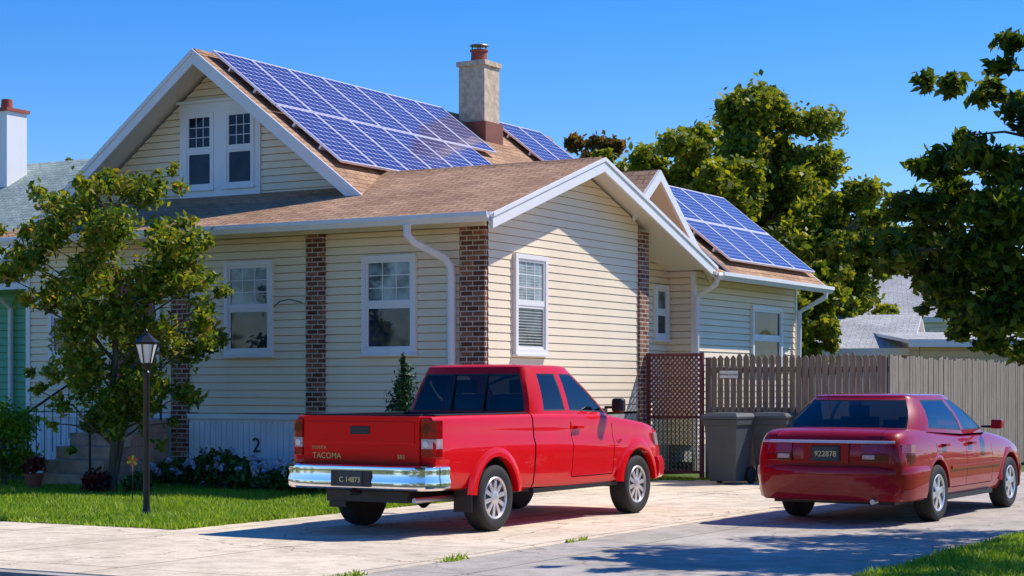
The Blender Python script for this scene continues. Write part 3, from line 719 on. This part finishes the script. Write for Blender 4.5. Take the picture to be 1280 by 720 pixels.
mb.lathe([(.05,2.11),(.045,2.13),(.012,2.14),(.018,2.16),(.002,2.185)],(0,0,0),BLACKM,12)
mb.build('lantern_and_post',e)

# ------------------------------------------------------------------ fences
fe=empty('picket_fence',HO,-TH); mb=MB(); x=1.2; y=5.2
while x<4.08:
    h=2.03+random.uniform(-.03,.02); w=.092; mb.box(x,x+w,y-.01,y+.012,.06,h-.04,WOODD)
    mb.hexa([(x,y-.01,h-.04),(x+w,y-.01,h-.04),(x+w,y+.012,h-.04),(x,y+.012,h-.04),(x+.035,y-.01,h+.01),(x+w-.035,y-.01,h+.01),(x+w-.035,y+.012,h+.01),(x+.035,y+.012,h+.01)],WOODD); x+=w+.016+random.uniform(0,.008)
for z in (.4,1.1,1.75): mb.box(1.18,4.1,y+.013,y+.06,z,z+.09,WOODD)
for x in (1.14,4.08): mb.box(x-.05,x+.05,y+.0,y+.12,0,2.0,WOODD)
mb.build('pickets',fe)
fe=empty('board_fence',HO,-TH); mb=MB(); x=4.16; y=5.28
while y<22:
    h=2.0+random.uniform(-.04,.03); w=.125; o_=random.uniform(-.006,.006); mb.box(x-.01+o_,x+.012+o_,y,y+w,.06,h,WOODL); y+=w+.014+random.uniform(0,.01)
for z in (.4,1.1,1.75): mb.box(x-.07,x-.02,5.3,22,z,z+.09,WOODL)
mb.build('boards',fe)
e=empty('warning_sign',HO,-TH); mb=MB(); mb.box(1.36,1.68,5.155,5.165,1.66,1.78,SIGNW); mb.build('plate',e)
text('lettering','BEWARE OF DOG',.038,INK,e,(1.52,5.152,1.705),(math.radians(90),0,0),.001)
e=empty('lattice_gate',HO,-TH); mb=MB(); y=5.12
for x in (.10,1.06): mb.box(x-.03,x+.03,y-.03,y+.03,0,2.08,LATT)
for z in (.10,1.0,2.02): mb.box(.13,1.03,y-.02,y+.02,z,z+.05,LATT)
def latt(x0,x1,z0,z1,st,w,m,dy):
    for sg in (1,-1):
        k=-(z1-z0)
        while k<(x1-x0):
            t0=max(0,-k); t1=min(z1-z0,(x1-x0)-k)
            if t1>t0+.02:
                a=Vector((k+t0,0,t0));b=Vector((k+t1,0,t1))
                if sg<0: a.x=(x1-x0)-a.x; b.x=(x1-x0)-b.x
                a+=Vector((x0,y+dy*sg,z0)); b+=Vector((x0,y+dy*sg,z0)); dd=Vector((-(b-a).z,0,(b-a).x)).normalized()*w/2; q=Vector((0,.005,0))
                mb.hexa([a-dd-q,b-dd-q,b-dd+q,a-dd+q,a+dd-q,b+dd-q,b+dd+q,a+dd+q],m)
            k+=st
latt(.13,1.03,1.05,2.02,.085,.024,LATT,.006)
latt(.13,1.03,.15,1.0,.07,.006,BLACKM,.004)
for k in range(1,12): mb.box(.13+.075*k-.007,.13+.075*k+.007,y+.012,y+.024,.15,1.0,BLACKM)
mb.build('lattice',e)
def trashbin(px,D,rz,lid):
    e=empty('wheeled_bin',((px-640)/F*D,D,0),rz); mb=MB()
    P=lambda w,d,z,o=0:[(-w,-d+o,z),(w,-d+o,z),(w,d+o,z),(-w,d+o,z)]
    def stack(lv,m):
        vs=sum(lv,[]); q=len(lv)-1; fs=[(3,2,1,0),tuple(q*4+i for i in range(4))]
        for i in range(q):
            for k in range(4): fs.append((i*4+k,i*4+(k+1)%4,(i+1)*4+(k+1)%4,(i+1)*4+k))
        mb.raw(vs,fs,m)
    stack([P(.22,.25,.06,.02),P(.27,.31,.92,0),P(.30,.34,.93,0),P(.30,.34,1.02,0)],BIN)
    stack([P(.315,.36,1.022,-.01),P(.315,.36,1.06,-.01),P(.26,.30,1.11,0),P(.1,.12,1.125,0)],lid)
    mb.tube([(-.26,.42,1.0),(.26,.42,1.0)],.018,BIN,8)
    for x in (-.2,.2): mb.box(x-.015,x+.015,.3,.43,.96,1.02,BIN)
    for s in (-1,1):
        mb.lathe([(.06,-.03),(.13,-.028),(.14,-.01),(.14,.01),(.13,.028),(.06,.03)],(0,0,0),RUB,20,'Y')
        k=20*6; mb.v[-k:]=[(a[1]+s*.27,a[0]+.24,a[2]+.14) for a in mb.v[-k:]]
    mb.build('bin_body',e,bevel=.012)
trashbin(911,28.6,math.radians(-32),BIN); trashbin(968,28.9,math.radians(-26),BIN)

# ------------------------------------------------------------------ vehicles
def bake(ob):
    dg=bpy.context.evaluated_depsgraph_get(); me=bpy.data.meshes.new_from_object(ob.evaluated_get(dg)); ob.modifiers.clear(); ob.data=me
    return ob
def body(name,stn,paint,parent,cutters,sec):
    xs=[s[0] for s in stn]; dense=[]
    for i in range(len(stn)-1):
        k=max(1,int((xs[i+1]-xs[i])/.16)); 
        for j in range(k): dense.append(xs[i]+(xs[i+1]-xs[i])*j/k)
    dense.append(xs[-1])
    def hermite(x,vals):
        i=max(0,min(len(xs)-2,int(np.searchsorted(xs,x,side='right')-1)))
        h=xs[i+1]-xs[i]; t=(x-xs[i])/h
        dl=lambda a:(vals[a+1]-vals[a])/(xs[a+1]-xs[a])
        def mm(a):
            if a==0: return dl(0)
            if a==len(xs)-1: return dl(a-1)
            p,q=dl(a-1),dl(a); return 0 if p*q<=0 else 2*p*q/(p+q)
        m0,m1=mm(i),mm(i+1)
        return (2*t**3-3*t*t+1)*vals[i]+(t**3-2*t*t+t)*h*m0+(-2*t**3+3*t*t)*vals[i+1]+(t**3-t*t)*h*m1
    ch=[[s[k] for s in stn] for k in range(1,5)]
    mb=MB(); vs=[];fs=[];n=None
    for x in dense:
        w,zb,zt,c=[hermite(x,q) for q in ch]; H=zt-zb
        half=sec(x,w,zb,zt,c,H)
        full=[(x,y,z) for y,z in half]+[(x,-y,z) for y,z in reversed(half[1:-1])]
        n=len(full); vs+=full
    for i in range(len(dense)-1):
        for k in range(n): fs.append((i*n+k,i*n+(k+1)%n,(i+1)*n+(k+1)%n,(i+1)*n+k))
    fs.append(tuple(range(n))); fs.append(tuple((len(dense)-1)*n+k for k in range(n)))
    mb.raw(vs,fs,paint,True); mb.mi(TRIM)
    ob=mb.build(name,parent,ang=45)
    tmp=[]
    for c in cutters:
        cb=MB(); cb.mi(paint)
        if c[0]=='cyl':
            _,x,z,r,y0,y1=c; cb.lathe([(r,y0),(r,y1)],(x,0,z),TRIM,48,'Y')
        else: cb.box(*c[1:],TRIM)
        co=cb.build('cutter'); co.parent=parent; tmp.append(co)
        md=ob.modifiers.new('b','BOOLEAN'); md.object=co; md.operation='DIFFERENCE'; md.solver='EXACT'
    bpy.context.view_layer.update(); bake(ob)
    for t in tmp: bpy.data.objects.remove(t)
    bm=bmesh.new(); bm.from_mesh(ob.data)
    for e in bm.edges: e.smooth=len(e.link_faces)==2 and e.calc_face_angle(0)<math.radians(38)
    for f in bm.faces: f.smooth=True
    bm.to_mesh(ob.data); bm.free()
    return ob
def greenhouse(name,base,roof,zb,zr,paint,parent,glasscols={0,1,4,6,10,11},lv=(0,.10,.36,.64,.90,1.0),bulge=.02,rh=.06):
    nb=len(base)
    def full(h): return h+[(x,-y) for x,y in reversed(h[1:-1])]
    B=full(base);R=full(roof);n=len(B)
    bm=bmesh.new(); rows=[]
    for t in lv:
        row=[]
        for (bx,by),(rx,ry) in zip(B,R):
            x=bx+(rx-bx)*t; y=by+(ry-by)*t; s=math.sin(math.pi*t)*bulge
            y+= s*(1 if y>0 else -1)*(min(1,abs(y)/.3)); x+= s*(.9 if x>1.4 else -.9)*(1-min(1,abs(y)/.8))
            zbb=zb(bx) if callable(zb) else zb
            row.append(bm.verts.new((x,y,zbb+(zr-zbb)*t)))
        rows.append(row)
    cx=sum(p[0] for p in R)/n
    for f,dz in ((.985,.022),(.95,.036),(.85,.048),(.6,.058),(.3,.063)):
        rows.append([bm.verts.new((cx+(rx-cx)*f,ry*f,zr+dz*rh/.06)) for rx,ry in R])
    glass=[]
    nl=len(lv)
    for i in range(len(rows)-1):
        for k in range(n):
            f=bm.faces.new((rows[i][k],rows[i][(k+1)%n],rows[i+1][(k+1)%n],rows[i+1][k])); f.smooth=True
            kk=k if k<nb-1 else n-1-k
            f.material_index=0
            if 1<=i<nl-2 and kk in glasscols: f.material_index=1; glass.append(f)
    c=bm.verts.new((cx,0,zr+rh*1.07))
    for k in range(n):
        f=bm.faces.new((rows[-1][k],rows[-1][(k+1)%n],c)); f.smooth=True
    bmesh.ops.recalc_face_normals(bm,faces=bm.faces)
    groups=[]; rem=set(glass)
    while rem:
        st_=[rem.pop()]; g=list(st_)
        while st_:
            q=st_.pop()
            for e in q.edges:
                for f in e.link_faces:
                    if f in rem: rem.discard(f); g.append(f); st_.append(f)
        groups.append(g)
    for g in groups:
        r=bmesh.ops.inset_region(bm,faces=g,thickness=.020,depth=-.004,use_even_offset=True)
        for f in r['faces']: f.material_index=2; f.smooth=False
    for e in bm.edges: e.smooth=len(e.link_faces)==2 and e.calc_face_angle(0)<math.radians(32)
    me=bpy.data.meshes.new(name); bm.to_mesh(me); bm.free()
    for m in (paint,GL,TRIM): me.materials.append(m)
    ob=bpy.data.objects.new(name,me); scene.collection.objects.link(ob); ob.parent=parent; return ob
def wheel(parent,x,y,r,w,name,spokes=10,rr=.56):
    s=1 if y>0 else -1; mb=MB(); n=48
    R=r; rim=r*rr
    def prof(p): return [(a,b*s) for a,b in p]
    mb.lathe(prof([(rim,-w/2),(R*.93,-w/2),(R*.985,-w*.42),(R,-w*.3),(R,w*.3),(R*.985,w*.42),(R*.93,w/2),(R*.8,w/2+.008),(rim+.01,w*.46),(rim,w*.36)]),(x,y,r),RUB,n,'Y')
    mb.lathe(prof([(rim+.008,w*.30),(rim+.012,w*.44),(rim,w*.485),(rim-.016,w*.44),(rim-.03,w*.05),(rim-.03,-.02)]),(x,y,r),RIM,n,'Y')
    mb.lathe(prof([(rim-.03,-.01),(.02,-.0)]),(x,y,r),TRIM,n,'Y')
    mb.lathe(prof([(rim*.72,.0),(rim*.72,.01),(.05,.012)]),(x,y,r),STEEL,24,'Y')
    mb.lathe(prof([(.075,w*.1),(.07,w*.42),(.055,w*.45),(.03,w*.47),(.005,w*.47)]),(x,y,r),RIM,24,'Y')
    for k in range(spokes):
        a=2*math.pi*k/spokes+.2; ca,sa=math.cos(a),math.sin(a)
        def P(rad,tan,h): return (x+ca*rad-sa*tan,y+h*s,r+sa*rad+ca*tan)
        h0,h1=w*.42,w*.40; t0=.022 if spokes>6 else .035; t1=.030 if spokes>6 else .045
        mb.hexa([P(.06,-t0,h0-.04),P(rim-.02,-t1,h1-.04),P(rim-.02,t1,h1-.04),P(.06,t0,h0-.04),P(.06,-t0*.8,h0),P(rim-.02,-t1*.8,h1),P(rim-.02,t1*.8,h1),P(.06,t0*.8,h0)],RIM)
    for q in (-.2,0,.2): mb.lathe([(R+.0008,(q-.02)*w),(R+.0008,(q+.02)*w)],(x,y,r),TRIM,n,'Y')
    mb.build(name,parent)
def flare(mb,x,zc,r0,wid,y0,out,m,sg):
    A=np.linspace(math.radians(4),math.radians(176),30); vs=[];fs=[]
    prof=[(0,-.05),(0,out),(wid*.35,out*.9),(wid*.7,out*.45),(wid,-.012)]
    for a in A:
        for dr,o in prof: vs.append((x+(r0+dr)*math.cos(a),sg*(y0+o),zc+(r0+dr)*math.sin(a)))
    k=len(prof)
    for i in range(len(A)-1):
        for j in range(k-1): fs.append((i*k+j,i*k+j+1,(i+1)*k+j+1,(i+1)*k+j))
    mb.raw(vs,fs,m,True)

# ---- pickup truck
truck=empty('pickup_truck',(-.94,19.60,.012),math.radians(90-31))
WR_=.345
def secT(x,w,zb,zt,c,H):
    return [(0,zb),(w*.86,zb),(w*.935,zb+.02),(w*.962,zb+.06),(w*.985,zb+.25*H),(w,zb+.47*H),(w*1.0,zb+.60*H),(w*.975,zb+.68*H),(w*.965,zb+.80*H),(w*.955,zt-.05),(w*.94,zt-.015),(w*.915,zt),(w*.6,zt+c*.75),(w*.3,zt+c*.95),(0,zt+c)]
stT=[(-1.12,.86,.60,1.19,0),(-1.10,.885,.50,1.205,0),(-1.0,.90,.47,1.21,0),(-.5,.91,.45,1.21,0),(.1,.915,.44,1.21,0),(.8,.91,.40,1.21,0),(1.7,.91,.38,1.20,0),(2.5,.91,.38,1.175,.01),(2.85,.91,.39,1.14,.04),(3.25,.91,.42,1.10,.06),(3.65,.895,.44,1.05,.06),(3.9,.85,.45,.98,.05),(4.03,.79,.46,.88,.04),(4.10,.70,.48,.76,.02),(4.13,.58,.50,.66,0)]
cut=[('box',-1.05,.72,-.70,.70,.70,1.5),('box',.795,.82,-1.2,1.2,.30,1.6)]
for s in (1,-1):
    for x in (0,3.23): cut.append(('cyl',x,WR_+.02,.415,s*.52,s*1.2))
    for x,z0,z1 in ((2.62,.50,1.25),(1.64,.50,1.25)):
        cut.append(('box',x-.006,x+.006,min(s*.872,s*1.1),max(s*.872,s*1.1),z0,z1))
    cut.append(('box',1.646,2.614,min(s*.865,s*1.1),max(s*.865,s*1.1),.49,.502))
body('lower_body',stT,RED,truck,cut,secT)
baseT=[(2.93,0),(2.90,.40),(2.80,.70),(2.72,.79),(2.62,.825),(1.70,.835),(1.60,.835),(1.12,.835),(.97,.825),(.89,.79),(.865,.74),(.85,.24),(.85,0)]
roofT=[(2.16,0),(2.13,.35),(2.04,.56),(1.97,.625),(1.90,.645),(1.68,.665),(1.58,.665),(1.20,.66),(1.08,.645),(1.02,.62),(.995,.58),(.985,.2),(.985,0)]
greenhouse('cab',baseT,roofT,lambda x:1.185 if x<2 else 1.185-(x-2)*.06,1.70,RED,truck,rh=.055)
mb=MB()
mb.box(.9,2.7,-.74,.74,1.19,1.215,DARKI); mb.box(2.35,2.85,-.7,.7,1.15,1.25,DARKI)
for y in (-.36,.36):
    mb.box(1.35,1.50,y-.24,y+.24,1.0,1.42,SEAT); mb.box(1.36,1.46,y-.12,y+.12,1.43,1.58,SEAT)
mb.lathe([(.17,-.01),(.185,0),(.17,.01)],(0,0,0),DARKI,20,'Y'); k=60
mb.v[-k:]=[(2.2+a[1]+a[2]*-.4,.36+a[0],1.27+a[2]*.8) for a in mb.v[-k:]]
mb.build('interior',truck,bevel=.03)
mb=MB()
for s in (1,-1): mb.ybox(-1.05,.76,s,.70,.83,1.211,1.225,TRIM)
mb.box(.73,.79,-.69,.69,1.211,1.225,TRIM)
mb.box(-1.10,-1.045,-.69,.69,1.211,1.225,TRIM)
mb.box(-1.04,.715,-.69,.69,.702,.72,TRIM)
for y in (-.21,.21):
    mb.hexa([(.825,y-.014,1.24),(.850,y-.014,1.24),(.850,y+.014,1.24),(.825,y+.014,1.24),(.942,y-.014,1.64),(.97,y-.014,1.64),(.97,y+.014,1.64),(.942,y+.014,1.64)],TRIM)
mb.build('bed_liner',truck,bevel=.005)
mb=MB()
mb.box(-1.150,-1.10,-.715,.715,.70,1.205,RED)
mb.box(-1.158,-1.149,-.66,.66,.93,1.15,RED)
mb.build('tailgate',truck,bevel=.012,seg=3)
mb=MB()
mb.box(-1.166,-1.157,-.12,.12,1.02,1.10,TRIM)
for s in (1,-1):
    for z0,z1,m in ((.80,.88,TAILR),(.883,.98,TAILW),(.983,1.165,TAILR)):
        P=[(-1.150,s*.738),(-1.145,s*.82),(-1.10,s*.885),(-1.02,s*.908),(-1.02,s*.86),(-1.07,s*.80),(-1.08,s*.738)]
        mb.prismz(P,z0,z1,m)
    mb.tube([(-1.152,s*.79,.93),(-1.156,s*.79,.93)],.035,RIM,14); mb.tube([(-1.15,s*.79,1.08),(-1.156,s*.79,1.08)],.05,TAILD,16)
mb.build('tail_lamps',truck,bevel=.006)
mb=MB()
P=[(-1.30,0),(-1.30,.45),(-1.285,.70),(-1.23,.84),(-1.12,.905),(-.92,.925)]
mb.band(P,[(.47,-.02),(.49,.008),(.56,.014),(.60,.0),(.66,.008),(.70,.002),(.715,-.02)],CHR,.05)
mb.box(-1.27,-1.10,-.84,.84,.685,.705,TRIM)
mb.box(-1.328,-1.30,-.24,.24,.50,.66,TRIM)
mb.build('rear_bumper',truck)
mb=MB()
mb.box(-1.336,-1.329,-.15,.15,.50,.655,PLATE); mb.box(-1.05,-.2,-.5,.5,.33,.45,TRIM)
mb.box(-1.0,3.9,-.5,-.4,.34,.46,TRIM); mb.box(-1.0,3.9,.4,.5,.34,.46,TRIM)
mb.tube([(0,-.75,.345),(0,.75,.345)],.05,TRIM,10); mb.lathe([(.05,-.12),(.14,0),(.05,.12)],(0,0,.345),TRIM,16,'Y')
mb.tube([(3.23,-.75,.345),(3.23,.75,.345)],.04,TRIM,10); mb.tube([(-1.1,-.62,.36),(-.5,-.62,.36),(.2,-.55,.36)],.03,STEEL,10)
mb.tube([(-1.15,0,.44),(-1.36,0,.44)],.03,TRIM,8)
for s in (1,-1):
    for x in (0,3.23): flare(mb,x,.365,.412,.13,.905,.028,RED,s)
    mb.ybox(-.47,-.455,s,.68,.90,.22,.55,TRIM)
    mb.ybox(1.70,1.86,s,.885,.93,1.035,1.068,RED)
    mb.ybox(2.50,2.60,s,.84,.97,1.25,1.28,TRIM)
    mb.ybox(.84,2.8,s,.80,.86,.355,.40,TRIM)
    P=[(4.085,s*.52),(4.02,s*.74),(3.86,s*.86),(3.72,s*.895),(3.72,s*.80),(3.95,s*.60)]
    mb.prismz(P,.80,.95,TAILW,[(x-.05,y*.995) for x,y in P])
mb.band([(4.22,0),(4.2,.45),(4.12,.72),(3.98,.86),(3.72,.925)],[(.40,-.02),(.43,.01),(.52,.02),(.60,.015),(.66,-.01)],RED,.06)
mb.box(4.06,4.13,-.45,.45,.66,.86,CHR)
mb.build('chassis_and_trim',truck,bevel=.005)
mb=MB()
for s in (1,-1): mb.ybox(2.49,2.60,s,.93,1.08,1.205,1.37,TRIM)
mb.build('mirrors',truck,bevel=.035,seg=4)
for nm,x in (('rear',0),('front',3.23)):
    for s in (1,-1): wheel(truck,x,s*.80,WR_,.22,f'wheel_{nm}_{"l" if s>0 else "r"}',10,.62)
R90=(math.radians(90),0,math.radians(-90))
text('tailgate_lettering','TACOMA',.085,CHR,truck,(-1.153,.42,.77),R90,.002)
text('tailgate_badge','TOYOTA',.045,CHR,truck,(-1.153,.52,.865),R90,.002)
text('trim_badge','SR5',.06,CHR,truck,(-1.153,-.50,.78),R90,.002)
text('plate_number','C 14873',.075,GOLD,truck,(-1.338,0,.545),R90,.001)
text('door_badge','SR5',.05,CHR,truck,(2.75,-.918,.86),(math.radians(90),0,0),.002)

# ---- sedan
car=empty('parked_sedan',(4.03,21.09,.010),math.radians(90-31)); car.scale=(1.05,1,1)
def secC(x,w,zb,zt,c,H):
    return [(0,zb),(w*.84,zb),(w*.93,zb+.02),(w*.965,zb+.07),(w*.985,zb+.25*H),(w,zb+.45*H),(w*1.0,zb+.58*H),(w*.985,zb+.72*H),(w*.97,zb+.80*H),(w*.945,zb+.89*H),(w*.90,zt-.02),(w*.85,zt+c*.1),(w*.75,zt+c*.45),(w*.5,zt+c*.85),(0,zt+c)]
stC=[(-1.10,.66,.48,.80,0),(-1.085,.76,.40,.90,.005),(-1.05,.81,.30,.965,.012),(-.97,.85,.26,1.005,.018),(-.8,.872,.25,1.025,.025),(-.4,.885,.25,1.03,.03),(.3,.89,.24,1.0,0),(1.2,.89,.24,.965,0),(2.0,.885,.24,.95,.02),(2.6,.88,.24,.90,.05),(3.05,.865,.25,.84,.05),(3.4,.81,.27,.76,.045),(3.55,.72,.30,.68,.02),(3.62,.56,.36,.58,0)]
cut=[]
for s in (1,-1):
    for x in (0,2.70): cut.append(('cyl',x,.33,.362,s*.52,s*1.2))
    for x,z0,z1 in ((1.98,.36,1.1),(1.00,.36,1.1),(-.02,.70,1.1)): cut.append(('box',x-.005,x+.005,min(s*.852,s*1.1),max(s*.852,s*1.1),z0,z1))
    cut.append(('box',.40,1.97,min(s*.84,s*1.1),max(s*.84,s*1.1),.352,.362))
cut.append(('box',-1.2,-.66,.60,.607,.90,1.3)); cut.append(('box',-1.2,-.66,-.607,-.60,.90,1.3))
body('lower_body',stC,MAR,car,cut,secC)
baseC=[(2.24,0),(2.18,.42),(2.02,.72),(1.92,.79),(1.84,.815),(1.04,.83),(.96,.83),(-.14,.81),(-.28,.79),(-.44,.75),(-.56,.70),(-.72,.34),(-.74,0)]
roofC=[(1.36,0),(1.32,.34),(1.22,.52),(1.15,.575),(1.10,.59),(.92,.61),(.85,.61),(.12,.595),(.0,.58),(-.07,.56),(-.11,.53),(-.17,.28),(-.18,0)]
greenhouse('cabin',baseC,roofC,lambda x:.955+(0.045 if x<0 else 0)-(x>1.9)*.01,1.38,MAR,car,rh=.05,bulge=.04,lv=(0,.10,.36,.64,.94,1.0))
mb=MB(); mb.box(-.5,2.0,-.72,.72,.985,1.0,DARKI) 
for y in (-.36,.36):
    mb.box(.75,.88,y-.22,y+.22,.9,1.15,SEAT); mb.box(.76,.85,y-.11,y+.11,1.14,1.28,SEAT); mb.box(-.05,.05,y-.11,y+.11,1.04,1.13,SEAT)
mb.box(-.12,.06,-.6,.6,1.001,1.06,SEAT)
mb.build('interior',car,bevel=.03)
mb=MB()
P=[(-1.15,0),(-1.145,.30),(-1.125,.55),(-1.07,.74),(-.96,.845),(-.75,.892),(-.40,.898)]
mb.band(P,[(.26,-.06),(.28,-.015),(.36,.006),(.44,.012),(.52,.026),(.60,.028),(.63,.014),(.64,-.03)],MAR,.05)
P=[(3.68,0),(3.66,.3),(3.60,.55),(3.47,.74),(3.25,.85),(3.09,.885)]
mb.band(P,[(.22,-.05),(.26,.0),(.40,.01),(.50,.012),(.56,-.02)],MAR,.05)
mb.build('bumpers',car)
mb=MB()
for s in (1,-1):
    for z0,z1,k,m in ((.69,.775,0,TAILD),(.778,.885,.02,TAILR)):
        P=[(-1.130,s*.40),(-1.122,s*.58),(-1.085,s*.73),(-1.01,s*.82),(-.88,s*.878),(-.78,s*.895),(-.78,s*.82),(-.95,s*.74),(-1.03,s*.60),(-1.06,s*.40)]
        mb.prismz(P,z0,z1,m,[(x+k,y*(1-k*.3)) for x,y in P])
    mb.ybox(-1.136,-1.11,s,.42,.56,.72,.77,TAILW)
    P=[(3.60,s*.42),(3.50,s*.64),(3.36,s*.77),(3.2,s*.83),(3.2,s*.76),(3.40,s*.5)]
    mb.prismz(P,.60,.72,TAILW,[(x-.05,y*.99) for x,y in P])
mb.build('lamps',car,bevel=.008,seg=3)
mb=MB()
mb.band([(-1.122,0),(-1.118,.40),(-1.100,.62),(-1.055,.76)],[(.888,0),(.892,.006),(.915,.004),(.920,-.004)],SILV,.04)
mb.box(-1.118,-1.06,-.26,.26,.665,.885,MAR)
mb.box(-1.128,-1.119,-.165,.165,.69,.86,TRIM)
mb.box(-1.134,-1.129,-.152,.152,.70,.85,PLATE)
for s in (1,-1):
    for x in (0,2.7): flare(mb,x,.33,.360,.07,.880,.012,MAR,s)
    mb.ybox(.42,2.28,s,.875,.902,.56,.60,MAR)
    for x in (.16,1.10): mb.ybox(x,x+.15,s,.86,.915,.83,.86,MAR)
    mb.ybox(-.3,2.0,s,.80,.87,.22,.27,TRIM)
mb.tube([(-1.05,-.55,.27),(-1.17,-.55,.265)],.03,STEEL,10)
mb.box(-.9,3.3,-.7,.7,.22,.28,TRIM)
mb.tube([(-.50,.0,1.10),(-.53,0,1.12)],.015,TRIM,6); mb.tube([(-.55,.15,1.04),(-.72,.15,1.52)],.004,TRIM,5)
mb.build('trim',car,bevel=.005)
mb=MB()
for s in (1,-1):
    mb.ybox(1.74,1.86,s,.93,1.06,1.0,1.11,MAR); mb.ybox(1.77,1.82,s,.80,.94,1.01,1.04,TRIM)
mb.build('mirrors',car,bevel=.03,seg=4)
for nm,x in (('rear',0),('front',2.70)):
    for s in (1,-1): wheel(car,x,s*.79,.315,.20,f'wheel_{nm}_{"l" if s>0 else "r"}',6,.64)
text('plate_number','922878',.085,GOLD,car,(-1.1355,0,.745),R90,.001)

# ------------------------------------------------------------------ light
sd=Vector((.83,.34,0)).normalized(); EL=math.radians(49)
sv=Vector((sd.x*math.cos(EL),sd.y*math.cos(EL),math.sin(EL)))
ld=bpy.data.lights.new('sun','SUN'); ld.energy=5.0; ld.angle=math.radians(.53); ld.color=(1,.95,.87)
lo=bpy.data.objects.new('sun',ld); scene.collection.objects.link(lo); lo.rotation_euler=sv.to_track_quat('Z','Y').to_euler(); lo.location=(20,30,40)
w=bpy.data.worlds.new('World'); scene.world=w; w.use_nodes=True; nt=w.node_tree
sk=nt.nodes.new('ShaderNodeTexSky'); sk.sky_type='NISHITA'; sk.sun_disc=False; sk.sun_elevation=EL; sk.sun_rotation=math.atan2(sv.x,sv.y)
sk.air_density=1.0; sk.dust_density=.1; sk.ozone_density=2.5
bg=nt.nodes['Background']; bg.inputs[1].default_value=.15
hs=nt.nodes.new('ShaderNodeHueSaturation'); hs.inputs['Saturation'].default_value=1.5
mx=nt.nodes.new('ShaderNodeMix'); mx.data_type='RGBA'; mx.blend_type='MULTIPLY'; mx.inputs[0].default_value=1; mx.inputs[7].default_value=(.70,.80,1.10,1)
nt.links.new(sk.outputs[0],hs.inputs['Color']); nt.links.new(hs.outputs[0],mx.inputs[6]); nt.links.new(mx.outputs[2],bg.inputs[0])
# ------------------------------------------------------------------ camera
cd=bpy.data.cameras.new('camera'); cd.sensor_width=36; cd.lens=F/1280*36; cd.shift_y=(HY-360)/1280; cd.clip_end=4000
co=bpy.data.objects.new('camera',cd); scene.collection.objects.link(co); co.location=(0,0,CH); co.rotation_euler=(math.radians(90),0,0); scene.camera=co
scene.view_settings.view_transform='Standard'; scene.view_settings.look='None'; scene.view_settings.exposure=0
